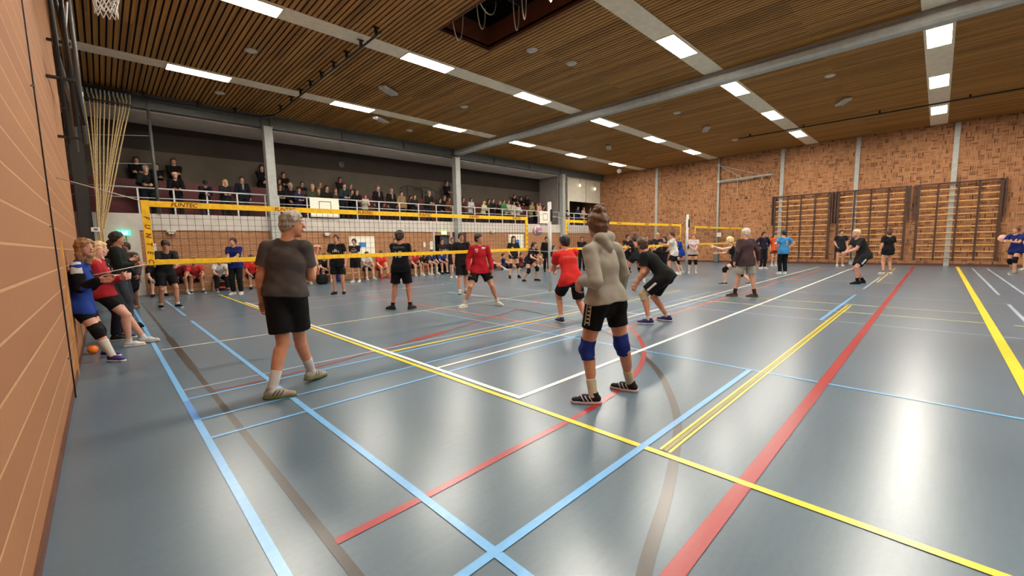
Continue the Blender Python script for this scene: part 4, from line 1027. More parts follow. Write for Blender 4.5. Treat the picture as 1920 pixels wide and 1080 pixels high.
        if kind == 'hoodie':
            hb = nk - F*.045*s + U*.0*s
            T.cone(hb + R*.070*s + U*.015*s, hb - R*.070*s + U*.015*s, .050*s, .050*s, .02)
            T.cone(hb + R*.060*s + U*.01*s, hb - F*.035*s - U*.085*s, .045*s, .034*s, .02); T.cone(hb - R*.060*s + U*.01*s, hb - F*.035*s - U*.085*s, .045*s, .034*s, .02)
            T.cone(nk + R*.075*s - F*.02*s + U*.01*s, nk + F*.085*s - U*.04*s, .034*s, .03*s, .02); T.cone(nk - R*.075*s - F*.02*s + U*.01*s, nk + F*.085*s - U*.04*s, .034*s, .03*s, .02)
            T.cone(nk + U*.01*s, nk + U*.12*s - F*.015*s, .052*s, .070*s, .01, op='s')
        else:
            T.cone(nk - U*.012*s, nk + U*.1*s, .058*s + .004, .075*s, .008, op='s')
        tm = cloth(rgb, .9, 1.0 if kind == 'hoodie' else 0)
        top = T.build({'tee': 'shirt', 'jersey': 'shirt', 'vest': 'shirt', 'long': 'long_sleeve_shirt'}.get(kind, kind), tm, root, wr=.0030 if kind != 'hoodie' else .0022, wf=(62, 20) if kind != 'hoodie' else (70, 24), seed=int(abs(hd[0]*53 + hd[2]*31)) % 97)
        J['_top'] = top
        if kind in ('jacket', 'long', 'coat') and sp.get('inner'):
            I_ = Vol(vox); I_.ell(ch + F*(.098*s + mg) + U*.07*s, (.042*s, .022*s, .16*s), TM, .01); I_.build('inner_shirt', cloth(sp['inner']), root)
    # ---------------- bottom
    bt = sp.get('bottom')
    if bt:
        kind, rgb = bt[0], bt[1]; fr_ = bt[2] if len(bt) > 2 else {'shorts': .74, 'tight': .42, 'pants': 1.0, 'skirt': .8}[kind]
        B = Vol(vox); mg = {'shorts': .022, 'tight': .009, 'pants': .018, 'skirt': .03}[kind] * s
        ws = pel + U*.10*s
        B.cone(pel - U*.0*s, ws, .144*s*g + mg*.8, .132*s*g + mg*.5, .02, (TM, (1, .77, 1)), cuts=[(pel + U*.05*s, U)])
        for sd in 'LR':
            h_, kn, an = J['hip'+sd], J['kn'+sd], J['an'+sd]; tg = 1.08 if fem else 1.0
            B.ell(h_ - F*.042*s, (.079*s + mg*.7, .080*s + mg*.7, .095*s + mg*.4), None, .02)
            if kind == 'pants':
                B.cone(h_, kn, .090*s*tg + mg, .060*s + mg, .03); ce = an + (kn-an)*.06
                B.cone(kn, an, .058*s + mg, .046*s + mg, .02, cuts=[(ce, nrm(an-kn))])
            else:
                ce = h_ + (kn-h_)*fr_; dd = nrm(kn-h_); re = (.090 + (.060-.090)*fr_)*s
                B.cone(h_, ce + dd*.03*s, .090*s*tg*g**.5 + mg, re*tg + mg*(1.7 if kind == 'shorts' else 1.0), .03, cuts=[(ce, dd)])
        mc = (J['hipL'] + J['hipR'])/2; dk = nrm((J['knL'] + J['knR'])/2 - mc); B.ell(mc + dk*.035*s, (.075*s + mg*.5, .085*s + mg*.5, .085*s), TM, .03)
        if kind == 'skirt': B.cone(pel, (J['knL']+J['knR'])/2 + (pel-(J['knL']+J['knR'])/2)*(1-fr_), .15*s + mg, .17*s, .04, cuts=[])
        B.build({'shorts': 'shorts', 'tight': 'tight_shorts', 'pants': 'trousers', 'skirt': 'skirt'}[kind], cloth(rgb, .8), root, wr=.0025 if kind != 'tight' else .0, wf=(38, 16), seed=11)
        J['_bot'] = root.children[-1] if len(root.children) else None
    # ---------------- socks, pads, shoes
    for sd in 'LR':
        kn, an, to = J['kn'+sd], J['an'+sd], J['to'+sd]; ax_ = nrm(an - kn)
        tv = to - an; tv = tv - ax_*(tv @ ax_); bk = -nrm(tv) if np.linalg.norm(tv) > .02 else -F
        sc_ = sp.get('socks')
        if sc_:
            rgb, hgt = sc_
            if hgt > 0:
                S_ = Vol(min(vox, .008)); f0 = 1 - hgt; c0 = kn + (an-kn)*f0
                S_.cone(kn, an + (an-kn)*.03, .0575*s, .0415*s, .01, cuts=[(c0, -ax_)])
                if hgt > .4: S_.cone(kn + (an-kn)*.18 + bk*.018*s, kn + (an-kn)*.52 + bk*.012*s, .054*s, .044*s, .03, cuts=[(c0, -ax_)])
                S_.build('sock', cloth(rgb, .95), root)
        pd = sp.get('pads')
        if pd and (len(pd) < 2 or sd in pd[1]):
            K_ = Vol(min(vox, .008)); hk = J['hip'+sd]; u1 = nrm(kn - hk)
            c0 = kn - u1*.10*s; c1 = kn + ax_*.10*s
            K_.cone(kn - u1*.12*s, kn, .072*s, .066*s, .015, cuts=[(c0, -u1)]); K_.cone(kn, kn + ax_*.12*s, .066*s, .060*s, .015, cuts=[(c1, ax_)])
            K_.ell(kn - bk*.032*s, (.046*s, .046*s, .05*s), None, .02)
            K_.build('knee_pad', cloth(pd[0], .8), root, wr=.003, wf=(60, 40))
        sc_ = sp.get('shoes', ((235, 235, 232), (240, 240, 240)))
        tdir = to - an; gr = np.array([0, 0, 1.]) ; 
        fl_ = nrm(tdir + gr * (.05*s - .0) ) if J.get('flat'+sd, True) else nrm(tdir)
        fl_ = nrm((to - an) + np.array([0, 0, .05*s])); sup = nrm(gr - fl_*(gr @ fl_)); srt = np.cross(fl_, sup); SM = np.array([srt, fl_, sup])
        base = an - sup*.085*s
        def q(x, y, z): return base + (srt*x + fl_*y + sup*z)*s
        X = Vol(min(vox, .007))
        cutb = [(q(0, 0, .022), -sup)]
        X.cone(q(0, -.035, .045), q(0, .08, .042), .040*s, .043*s, .02, (SM, (1, 1, 1)), cuts=cutb)
        X.cone(q(0, .08, .036), q(0, .165, .030), .043*s, .034*s, .02, (SM, (1, 1, .75)), cuts=cutb)
        X.cone(q(0, -.01, .06), q(0, -.008, .105), .044*s, .041*s, .015, cuts=[(q(0, 0, .108), sup)])
        shoe = X.build('shoe', cloth(sc_[0], .6), root)
        Z = Vol(min(vox, .007))
        Z.cone(q(0, -.038, .016), q(0, .08, .014), .044*s, .048*s, .01, (SM, (1, 1, 1)), cuts=[(q(0, 0, .027), sup), (q(0, 0, .0), -sup)])
        Z.cone(q(0, .08, .016), q(0, .17, .016), .048*s, .038*s, .01, (SM, (1, 1, 1)), cuts=[(q(0, 0, .027), sup), (q(0, 0, .0), -sup)])
        so = Z.build('sole', cloth(sc_[1], .6), shoe)
    return body
def decal(root, surf, txt, size, c, n, up, mat, name='lettering', mesh=None):
    """lettering laid on a garment"""
    n = nrm(n); up = nrm(np.array(up) - n*(np.array(up) @ n)); rt = np.cross(up, n)
    me = mesh if mesh is not None else text_mesh(txt, size, 0, 0, size*.02)
    bmm = bmesh.new(); bmm.from_mesh(me)
    bmesh.ops.subdivide_edges(bmm, edges=[e for e in bmm.edges if e.calc_length() > size*.25], cuts=2)
    dg = bpy.context.evaluated_depsgraph_get()
    sv = [v.co.copy() for v in surf.data.vertices]; sf = [tuple(p.vertices) for p in surf.data.polygons]; bv = BVHTree.FromPolygons(sv, sf)
    for v in bmm.verts:
        p = np.array(c) + rt*v.co.x + up*v.co.y
        hit = bv.ray_cast(Vector(p + n*.25), Vector(-n), .5)
        v.co = (hit[0] + Vector(n)*.003) if hit[0] is not None else Vector(p)
    me2 = bpy.data.meshes.new(name); bmm.to_mesh(me2); bmm.free(); me2.materials.append(mat)
    o = bpy.data.objects.new(name, me2); COL.objects.link(o); o.parent = root
    return o
def blot(pts):
    """flat printed shape from polygons"""
    m = MB()
    for pl in pts: m.add([(x, y, 0) for x, y in pl], [tuple(range(len(pl)))])
    me = bpy.data.meshes.new('print'); me.from_pydata(m.v, [], m.f); return me

SKIN = (214, 162, 132); SKIN2 = (196, 142, 112); SKIN3 = (224, 178, 150)
def person(loc, rz, J, sp, label, vox=.011, group=None, eyes=False, name='person'):
    r = empty(name, loc, rz)
    figure(r, J, sp, vox, eyes)
    tag(r, label, 'person', group)
    return r
def shift_world(P, base):
    return {k: (v - base if isinstance(v, np.ndarray) and k not in ('face', 'U', 'F', 'Rt') and k[:2] not in ('hd', 'th') else v) for k, v in P.items()}
def px_pose(H, base_px, pts, face, extra=None):
    """joints of a posed figure, measured at the distance where it stands"""
    b = on_z(*base_px); dep = b @ VF; J = dict(H=H)
    for k, (x, y, dd) in pts.items(): J[k] = at_depth(x, y, dep + dd)
    J['face'] = np.array(face, float)
    if extra: J.update(extra)
    return shift_world(J, np.array([b[0], b[1], 0.])), (b[0], b[1], 0)

# ================================================================== the people on the floor
def D2(r, f): v = VR*r + VF*f; return nrm(v)
def feet_from(J, base, spec, H):
    s = H/1.75
    for sd, (px, py, dr, lift) in spec.items():
        p = on_z(px, py) - np.array([base[0], base[1], 0]); p[2] = 0; d = D2(*dr)
        J['an'+sd] = p + np.array([0, 0, .085*s + lift*s]) + d*.035*s
        J['to'+sd] = J['an'+sd] + d*.16*s - np.array([0, 0, (.05 + lift*.8)*s])
    return J
# ---- grey haired man
H = 1.84
J, b = px_pose(H, (545, 733), dict(pel=(535, 546, 0), chest=(537, 491, 0), neck=(537, 451, .0), head=(549, 421, .03), shL=(502, 465, -.03), shR=(571, 464, .05), hipL=(519, 552, -.02), hipR=(552, 551, .03),
    elL=(489, 519, -.05), wrL=(491, 566, .02), elR=(583, 519, .14), wrR=(589, 478, .34), knL=(531, 644, -.02), knR=(562, 634, .16)), D2(1, .25))
feet_from(J, b, dict(L=(504, 747, (1, .22), .0), R=(580, 716, (.35, 1), .02)), H)
J['hdR'] = nrm(np.array([0, 0, 1.]) + D2(.1, .4)*.4); J['thR'] = D2(-1, .3); J['curlR'] = .75; J['curlL'] = .5; J['hdL'] = nrm(np.array([0, 0, -1.]) + D2(.1, .3)*.2); J['thL'] = D2(.5, 1)
man1 = person(b, 0, J, dict(skin=(206, 146, 112), hair=((150, 142, 130), 'short'), top=('tee', (86, 80, 76), -.03), bottom=('shorts', (22, 21, 22), .76), socks=((222, 216, 210), .40), shoes=((178, 172, 158), (120, 130, 80)), build=1.06),
       'grey haired man in dark grey t-shirt walking past the nearest net with one hand raised', .0052, eyes=True)
# ---- woman in the hoodie
H = 1.70
J, b = px_pose(H, (1148, 746), dict(pel=(1135, 562, 0), chest=(1131, 500, 0), neck=(1127, 449, .0), head=(1119, 422, .02), shL=(1106, 472, -.11), shR=(1154, 468, .12), hipL=(1118, 572, -.05), hipR=(1152, 570, .06),
    elL=(1117, 529, -.22), wrL=(1090, 526, -.02), elR=(1168, 512, .18), wrR=(1163, 548, .34), knL=(1100, 655, -.02), knR=(1166, 646, .05)), D2(-.45, .9))
feet_from(J, b, dict(L=(1119, 756, (-1, .12), .0), R=(1188, 734, (-.85, .5), .0)), H)
J['hdL'] = nrm(np.array([0, 0, -1.]) + D2(-.5, .5)*.5); J['thL'] = D2(-.6, .8); J['curlL'] = .5; J['curlR'] = .6
woman1 = person(b, 0, J, dict(skin=(206, 148, 116), hair=((100, 70, 46), 'bun'), top=('hoodie', (178, 172, 158), -.055, .97), bottom=('tight', (18, 17, 18), .52), socks=((222, 210, 180), .34), shoes=((34, 28, 32), (225, 205, 205)), pads=((38, 58, 140),), fem=True),
       'woman in pale hoodie and blue knee pads with hair in a bun, seen from behind', .0052)
# side stripe on her shorts, shoe marks
def strip_on(root, surf, p0, p1, n, w_, mat, name='stripe'):
    p0 = np.array(p0); p1 = np.array(p1); c = (p0 + p1)/2; up = p1 - p0; L_ = np.linalg.norm(up)
    bmx = bmesh.new(); k = 10
    vs = [[bmx.verts.new((sx*w_/2, -L_/2 + L_*i/k, 0)) for sx in (-1, 1)] for i in range(k+1)]
    for i in range(k): bmx.faces.new((vs[i][0], vs[i][1], vs[i+1][1], vs[i+1][0]))
    me = bpy.data.meshes.new(name); bmx.to_mesh(me); bmx.free()
    return decal(root, surf, '', 1, c, n, up, mat, name, me)
def childof(r, nm):
    for c in r.children:
        if c.name.split('.')[0] == nm: return c
ts = childof(woman1, 'tight_shorts'); wmat = cloth((214, 206, 186))
a_, k_ = J['hipL'], J['knL']
for off in (-.022, .022):
    strip_on(woman1, ts, a_ + (k_-a_)*.42 + D2(-.6, -.8)*.05 + D2(.8, -.6)*off, a_ + np.array([0, 0, .06]) + D2(-.6, -.8)*.05 + D2(.8, -.6)*off, D2(-.75, -.65), .009, wmat)
for i in range(6):
    c_ = a_ + (k_-a_)*(.36 - i*.085) + D2(-.6, -.8)*.05 + np.array([0, 0, .0]); strip_on(woman1, ts, c_ - np.array([0, 0, .008]), c_ + np.array([0, 0, .008]), D2(-.75, -.65), .026, wmat)
for r_, m_, col in ((woman1, 'shoe', (226, 220, 226)), (man1, 'shoe', (70, 66, 62))):
    for c in list(r_.children):
        if c.name.split('.')[0] != 'shoe': continue
        P_ = np.array([v.co[:] for v in c.data.vertices]); lo_, hi_ = P_.min(0), P_.max(0); ce = (lo_ + hi_)/2
        tv = P_[np.argmax(((P_ - ce)[:, :2]**2).sum(1))] - ce; tv[2] = 0; tv = nrm(tv)
        nn = np.cross(tv, (0, 0, 1.)); nn = nn if nn @ (-np.array([r_.location.x, r_.location.y, 0])) > 0 else -nn
        for q in range(3):
            c0 = ce + tv*(-.05 + .035*q) + np.array([0, 0, .0]); strip_on(r_, c, c0 - np.array([0, 0, .028]), c0 + tv*.03 + np.array([0, 0, .016]), nn, .008, cloth(col), 'shoe_stripe')
# ---- girl leaning on the near wall
H = 1.66
J, b = px_pose(H, (205, 676), dict(pel=(150, 572, 0), chest=(150, 523, 0), neck=(148, 489, .0), head=(160, 464, .0), shR=(144, 500, -.15), shL=(156, 498, .16), hipR=(150, 579, -.08), hipL=(158, 577, .09),
    elR=(150, 541, -.18), wrR=(185, 525, -.14), elL=(172, 536, .10), wrL=(197, 520, .06), knR=(183, 621, -.06), knL=(186, 618, .10)), D2(1, -.1))
feet_from(J, b, dict(R=(208, 677, (1, -.15), .0), L=(196, 668, (1, 0), .0)), H)
J['hdR'] = D2(1, -.05); J['hdL'] = D2(1, 0); J['thR'] = np.array([0, 0, 1.]); J['thL'] = np.array([0, 0, 1.]); J['curlR'] = .2; J['curlL'] = .2
girl1 = person(b, 0, J, dict(skin=(220, 168, 146), hair=((146, 104, 66), 'long'), top=('long', (44, 72, 160), .03), bottom=('tight', (18, 18, 26), .5), socks=((228, 222, 210), .62), shoes=((66, 52, 120), (230, 230, 235)), pads=((22, 20, 22),), fem=True),
       'girl in blue and black top leaning on the near brick wall, white knee socks', .0065, eyes=True)
lt = childof(girl1, 'long_sleeve_shirt')
W_ = Vol(.0085)
for sd in 'LR':
    for (a0, a1, r0, r1) in ((J['sh'+sd] + (J['el'+sd]-J['sh'+sd])*.35, J['el'+sd], .070, .064), (J['el'+sd], J['el'+sd] + (J['wr'+sd]-J['el'+sd])*.95, .064, .050)):
        W_.cone(a0, a1, r0 - .004, r1 - .006, .02, cuts=[(a0, -nrm(a1-a0))] if a0 is not J['el'+sd] else ())
W_.build('black_sleeves', cloth((22, 22, 26)), girl1, wr=.004)
W_ = Vol(.0085); a0 = J['shR']; d0 = nrm(J['elR']-a0); W_.cone(a0 - d0*.05, a0 + d0*.11, .060, .071, .01, cuts=[(a0 + d0*.10, d0), (a0 + D2(.3, .6)*.03, D2(.3, .6)), (a0 - d0*.055, -d0)]); W_.build('white_shoulder_patch', cloth((226, 224, 224)), girl1)

def at_px(foot, dr, J, sp, label, vox=.010, eyes=False, group=None):
    p = on_z(*foot); d = D2(*dr); rz = math.atan2(-d[0], d[1])
    return person((p[0], p[1], 0), rz, J, sp, label, vox, group, eyes)
def at_xy(x, y, dx, dy, J, sp, label, vox=.010, z=0, eyes=False, group=None):
    return person((x, y, z), math.atan2(-dx, dy), J, sp, label, vox, group, eyes)
BK = (24, 24, 26); WH = (225, 222, 216)
PS = [SKIN, SKIN2, SKIN3]
# ---- the waiting group by the near wall
at_xy(.06, 8.75, 1, -.25, pose(1.68, pelz=.86, lean=-.12, feet=((-.1, .30), (.1, .15)), toes=((0, 1), (0, 1)), arms='crossed', face=(0, 0), shift=(0, -.10)), dict(skin=(224, 172, 150), hair=((196, 160, 110), 'long'), top=('long', (186, 44, 52)), bottom=('tight', (20, 20, 24), .6), socks=(WH, .12), shoes=((226, 224, 218), WH), fem=True), 'blonde girl in red top leaning on the wall, directly behind the girl in blue', .0095)
at_xy(-.02, 9.5, 1, -.35, pose(1.66, pelz=.9, lean=-.05, feet=((-.1, .12), (.1, .1)), toes=((0, 1), (0, 1)), arms='crossed'), dict(skin=(228, 182, 160), hair=((206, 172, 120), 'pony'), top=('vest', BK), bottom=('pants', (34, 36, 48)), shoes=((40, 40, 44), WH), fem=True, pads=((22, 20, 22),)), 'blonde girl in black sleeveless top, third in the group by the near wall', .0095)
at_xy(.2, 10.9, 1, -.3, pose(1.84, feet=((-.12, .0), (.12, .1)), arms='crossed'), dict(skin=SKIN2, hair=((34, 28, 24), 'short'), top=('jacket', (34, 40, 38)), bottom=('pants', (58, 62, 72)), shoes=(BK, BK)), 'man in dark jacket with folded arms behind the girls by the near wall', .0095)
at_xy(.15, 12.2, .9, -.4, pose(1.72, arms='phone', feet=((-.1, .0), (.1, .04))), dict(skin=SKIN, hair=((30, 26, 24), 'short'), top=('jacket', (26, 28, 34)), bottom=('pants', (26, 28, 36)), shoes=(WH, WH)), 'dark clothed person holding a phone, last in the group by the near wall', .0105)
at_px((251, 578), (.15, -1), pose(1.70, arms='down', feet=((-.08, 0), (.1, .02))), dict(skin=(176, 120, 94), hair=((40, 30, 26), 'short'), top=('coat', (96, 88, 86), .22), inner=(96, 40, 52), bottom=('skirt', (22, 20, 24), .95), socks=((150, 100, 70), .9), shoes=((150, 110, 74), (90, 70, 50)), fem=True), 'person in long grey cardigan and black skirt standing beside the net edge', .0095)
# ---- players of the nearest court
r = at_px((755, 580), (.12, 1), pose(1.80, lean=.04, feet=((-.22, -.02), (.17, .03)), toes=((-.9, .35), (.3, 1)), wrL=(-.12, .30, -.38), wrR=(-.10, .30, -.38), face=(.35, 0)), dict(skin=(206, 140, 116), hair=((52, 36, 26), 'messy'), top=('tee', (22, 23, 30), .06), bottom=('shorts', (18, 18, 22), .8), socks=((34, 28, 30), .18), shoes=((44, 44, 46), (50, 48, 48)), build=1.12), 'player in black shirt numbered 15 seen from behind at the net', .009)
Jn = pose(1.80, lean=.04); sh_ = childof(r, 'shirt'); decal(r, sh_, '15', .20, (0, 0, 1.26), (0, -1, 0), (0, 0, 1), cloth((214, 214, 218)), 'number'); decal(r, sh_, 'VOLLEYBAL', .055, (0, 0, 1.42), (0, -1, 0), (0, 0, 1), cloth((120, 124, 140)), 'team_name')
r = at_px((901, 574), (.30, -1), pose(1.80, pelz=.86, lean=.03, feet=((-.40, .0), (.37, .04)), toes=((-.5, 1), (.8, .6)), arms='down', wrL=(.10, .10, -.50), wrR=(.10, .10, -.50), face=(-.75, .05)), dict(skin=(206, 148, 118), hair=((46, 34, 28), 'crop'), top=('long', (188, 32, 44), .05), bottom=('shorts', (20, 20, 22), .66), socks=(WH, .24), shoes=((226, 222, 206), (232, 230, 220))), 'player in red long sleeved jacket standing with legs wide apart', .0085, eyes=True)
lt = childof(r, 'long_sleeve_shirt'); blt = blot([[(-.035, -.02), (.03, -.02), (.04, .02), (-.03, .025)], [(-.01, -.05), (.02, -.05), (.02, -.03), (-.01, -.03)]]); decal(r, lt, '', 1, (.085, 0, 1.33), (0, 1, 0), (0, 0, 1), cloth(WH), 'badge', blt)
blt = blot([[(-.045, -.015), (.045, -.02), (.05, .03), (-.045, .035)]]); decal(r, lt, '', 1, (-.09, 0, 1.36), (0, 1, 0), (0, 0, 1), cloth(WH), 'badge', blt)
LOGO = [[(-.10, -.05), (.10, -.05), (.10, -.02), (-.10, -.02)], [(-.10, -.02), (-.065, -.02), (-.085, .04)], [(-.05, -.02), (.05, -.02), (.045, .045), (.02, .07), (-.02, .07), (-.045, .045)], [(.065, -.02), (.10, -.02), (.085, .04)]]
r = at_px((637, 551), (.08, -1), pose(1.86, feet=((-.13, 0), (.13, .0)), toes=((-.2, 1), (.2, 1)), face=(.1, .15)), dict(skin=(208, 152, 124), hair=((56, 40, 30), 'crop'), top=('tee', (24, 24, 26), .08), bottom=('shorts', (20, 20, 22), .82), socks=(WH, .06), shoes=((26, 26, 28), (30, 30, 32)), build=1.1), 'player in black shirt with white print facing the camera beyond the net', .009, eyes=True)
decal(r, childof(r, 'shirt'), '', 1, (0, 0, 1.33), (0, 1, 0), (0, 0, 1), cloth(WH), 'print', blot(LOGO))
r = at_px((669, 529), (-.05, -1), pose(1.80, arms='crossed', feet=((-.12, 0), (.12, .04))), dict(skin=SKIN, hair=((58, 44, 34), 'short'), top=('tee', (26, 26, 28), .08), bottom=('shorts', (22, 22, 24), .8), socks=(WH, .1), shoes=(WH, WH)), 'player in black shirt with folded arms standing before the white board', .0105)
decal(r, childof(r, 'shirt'), '', .8, (0, 0, 1.33), (0, 1, 0), (0, 0, 1), cloth(WH), 'print', blot(LOGO))
at_px((868, 550), (.25, -1), pose(1.82, feet=((-.1, -.1), (.1, .12)), arms='down', face=(-.2, 0)), dict(skin=(212, 152, 126), hair=((40, 30, 24), 'short'), top=('tee', (30, 30, 30), .08), bottom=('shorts', (26, 22, 26), .92), socks=(WH, .12), shoes=((170, 176, 150), (90, 96, 80))), 'player in black shirt and knee length shorts just behind the red jacket', .0095, eyes=True)
r = at_px((1072, 608), (-.25, 1), pose(1.76, pelz=.80, lean=.30, side=-.10, feet=((-.12, .20), (.20, -.22)), toes=((-.2, 1), (.1, 1)), wrL=(-.06, .46, -.20), wrR=(-.26, .42, -.16), face=(-.5, .1)), dict(skin=(212, 148, 118), hair=((36, 30, 32), 'short'), top=('tee', (226, 52, 48), .05), bottom=('shorts', (24, 22, 26), .80), socks=(WH, .14), shoes=((46, 54, 92), WH)), 'crouching player in bright red shirt left of the woman in the hoodie', .0085)
decal(r, childof(r, 'shirt'), 'VOLLEYBAL', .055, (0, .12, 1.17), (0, -1, .25), (0, .3, 1), cloth((235, 130, 120)), 'team_name')
r = at_px((1236, 605), (-.80, .50), pose(1.82, pelz=.79, lean=.72, feet=((-.2, .12), (.2, -.1)), toes=((-.2, 1), (.2, 1)), wrL=(.0, .12, -.50), wrR=(.02, .18, -.48), face=(.0, .25), shift=(0, -.08)), dict(skin=(208, 150, 120), hair=((74, 54, 38), 'short'), beard=True, top=('tee', (28, 28, 27), .06), bottom=('shorts', (20, 20, 20), .80), socks=(WH, .12), shoes=((52, 54, 100), (210, 205, 225)), pads=((206, 186, 160), 'L'), build=1.02), 'crouching bearded player in black leaning forward right of the woman in the hoodie', .0085)
sb = childof(r, 'shorts')
Jc = pose(1.82, pelz=.79, lean=.72, feet=((-.2, .12), (.2, -.1)), shift=(0, -.08))
for sd, k_ in (('L', -1), ('R', 1)):
    a_, q_ = Jc['hip'+sd], Jc['kn'+sd]; strip_on(r, sb, a_ + (q_-a_)*.78 + np.array([k_*.06, 0, 0]), a_ + (q_-a_)*.2 + np.array([k_*.06, 0, 0]), (k_, 0, 0), .035, cloth(WH))
at_px((1396, 557), (-.10, 1), pose(1.73, feet=((-.17, .15), (.20, -.10)), toes=((-1, .5), (-1, .35)), wrL=(.10, .02, -.50), wrR=(.16, -.02, -.50), face=(-.5, 0), lean=.05), dict(skin=(206, 156, 130), hair=((196, 186, 172), 'crop'), top=('long', (78, 60, 64), .10), bottom=('shorts', (172, 168, 152), .78), socks=((62, 44, 42), .30), shoes=((70, 56, 44), (110, 90, 70)), build=1.12), 'old man in maroon grey pullover and pale shorts seen from behind', .009)
at_px((1383, 534), (-1, .35), pose(1.74, pelz=.76, lean=.35, feet=((-.1, .38), (.1, -.42)), toes=((0, 1), (0, 1)), wrL=(-.05, .50, .02), wrR=(.15, .35, -.2), shift=(0, .05)), dict(skin=SKIN3, hair=((224, 196, 140), 'messy'), top=('vest', (30, 36, 42)), bottom=('tight', (22, 22, 26), .5), socks=(WH, .1), shoes=((80, 90, 110), WH), pads=((24, 22, 24),), fem=True), 'blonde player lunging left with an outstretched arm beside the old man', .010)
r = at_px((1613, 532), (-1, .05), pose(1.84, pelz=.84, lean=.42, feet=((-.1, .16), (.12, -.16)), toes=((0, 1), (0, 1)), arms='clasp', shift=(0, -.05), face=(0, .2)), dict(skin=(214, 158, 134), hair=((212, 184, 150), 'crop'), top=('tee', (44, 46, 48), .07), bottom=('shorts', (30, 32, 36), .8), socks=((30, 28, 30), .25), shoes=((26, 26, 28), (30, 30, 32)), build=1.1), 'bald player in dark grey shirt bending forward on the far court', .010)
Jc = pose(1.84, pelz=.84, lean=.42, feet=((-.1, .16), (.12, -.16)), shift=(0, -.05)); a_, q_ = Jc['hipL'], Jc['knL']
strip_on(r, childof(r, 'shorts'), a_ + (q_-a_)*.75 + np.array([-.06, 0, 0]), a_ + (q_-a_)*.1 + np.array([-.06, 0, 0]), (-1, 0, 0), .05, cloth(WH))
at_px((1662, 514), (.1, 1), pose(1.70, feet=((-.12, 0), (.14, 0))), dict(skin=SKIN, hair=((84, 50, 34), 'bun'), top=('tee', (30, 28, 32), .1), bottom=('tight', (26, 24, 28), .4), socks=((28, 26, 28), .12), shoes=((220, 200, 180), WH), fem=True), 'player in black seen from behind before the middle climbing frame', .011)
at_px((1574, 499), (-.5, -1), pose(1.80, wrR=(.0, .1, -.45), feet=((-.1, 0), (.12, .1))), dict(skin=SKIN, hair=((60, 44, 34), 'short'), top=('tee', (40, 42, 46), .1), bottom=('shorts', (30, 30, 36), .6), shoes=(WH, WH)), 'distant player in black left of the bending bald player', .012)
at_px((1901, 514), (-1, -.1), pose(1.76, pelz=.88, lean=.12, feet=((-.14, .2), (.14, -.2)), toes=((0, 1), (.1, 1)), wrL=(-.06, .42, -.14), wrR=(-.06, .42, -.14)), dict(skin=SKIN, hair=((120, 80, 54), 'short'), top=('tee', (36, 44, 110), .08), bottom=('tight', (28, 34, 60), .45), socks=((224, 190, 170), .2), shoes=((120, 120, 110), WH), pads=((22, 22, 26),), fem=True), 'player in navy blue holding a pink ball at the right edge', .010)
at_px((1930, 507), (-1, -.2), pose(1.78, feet=((-.1, 0), (.1, .1))), dict(skin=SKIN, hair=((130, 50, 40), 'long'), top=('tee', (38, 44, 100), .08), bottom=('tight', (24, 24, 30), .45), shoes=(WH, WH), fem=True), 'red haired player cut off by the right edge', .012)
r = at_px((1467, 514), (.05, 1), pose(1.78, arms='hips', feet=((-.10, 0), (.10, 0))), dict(skin=SKIN, hair=((36, 30, 30), 'short'), top=('tee', (72, 152, 214), .08), bottom=('pants', (18, 20, 24)), shoes=((220, 226, 220), WH)), 'person in light blue shirt numbered 1 seen from behind near the far wall', .010)
decal(r, childof(r, 'shirt'), '1', .26, (.05, 0, 1.25), (0, -1, 0), (0, 0, 1), cloth(WH), 'number')
at_px((1450, 499), (0, -1), pose(1.72), dict(skin=SKIN, hair=((60, 36, 28), 'short'), top=('tee', (236, 92, 36), .05), bottom=('shorts', (110, 50, 40), .6), socks=(WH, .3), shoes=(WH, WH)), 'distant person in orange shirt near the far wall', .012)
r = at_px((1429, 504), (.1, -1), pose(1.80, arms='hips'), dict(skin=SKIN2, hair=((50, 34, 30), 'short'), top=('jacket', (38, 36, 54)), bottom=('pants', (34, 26, 32)), shoes=(WH, WH)), 'distant person in dark jacket with pale chest band near the far wall', .012)
decal(r, childof(r, 'jacket'), '', 1, (0, 0, 1.2), (0, 1, 0), (0, 0, 1), cloth(WH), 'chest_band', blot([[(-.12, -.03), (.12, -.03), (.12, .03), (-.12, .03)]]))
# ---- middle court
at_px((1191, 530), (-.1, 1), pose(1.76, pelz=.84, lean=.10, feet=((-.32, .05), (.34, .05)), toes=((-.4, 1), (.4, 1)), wrL=(.22, .34, -.2), wrR=(-.1, .3, -.2), face=(.1, 0)), dict(skin=(222, 150, 124), hair=((60, 40, 30), 'bun'), top=('vest', (30, 32, 36)), bottom=('tight', (34, 36, 46), .3), socks=(WH, .1), shoes=(WH, WH), pads=((26, 24, 26),), fem=True), 'player in black vest and knee pads seen from behind on the middle court', .010)
at_px((1176, 512), (.3, -1), pose(1.78, arms='ready'), dict(skin=SKIN, hair=((30, 26, 26), 'short'), top=('tee', BK), bottom=('shorts', BK), socks=(BK, .5), shoes=(BK, WH)), 'dark clothed player half hidden left of the girl in the black vest', .012)
at_px((1212, 506), (-.2, -1), pose(1.76, arms='clasp'), dict(skin=SKIN, hair=((120, 50, 40), 'short'), top=('tee', (60, 34, 40)), bottom=('pants', BK), shoes=(WH, WH)), 'red haired person in dark shirt far behind the middle net', .012)
at_px((1232, 510), (-.6, -.8), pose(1.82, arms='clasp', feet=((-.2, 0), (.2, 0))), dict(skin=SKIN, hair=((200, 170, 120), 'short'), top=('tee', (40, 40, 42)), bottom=('pants', BK), shoes=(WH, WH)), 'blond player in dark shirt behind the crouching bearded player', .012)
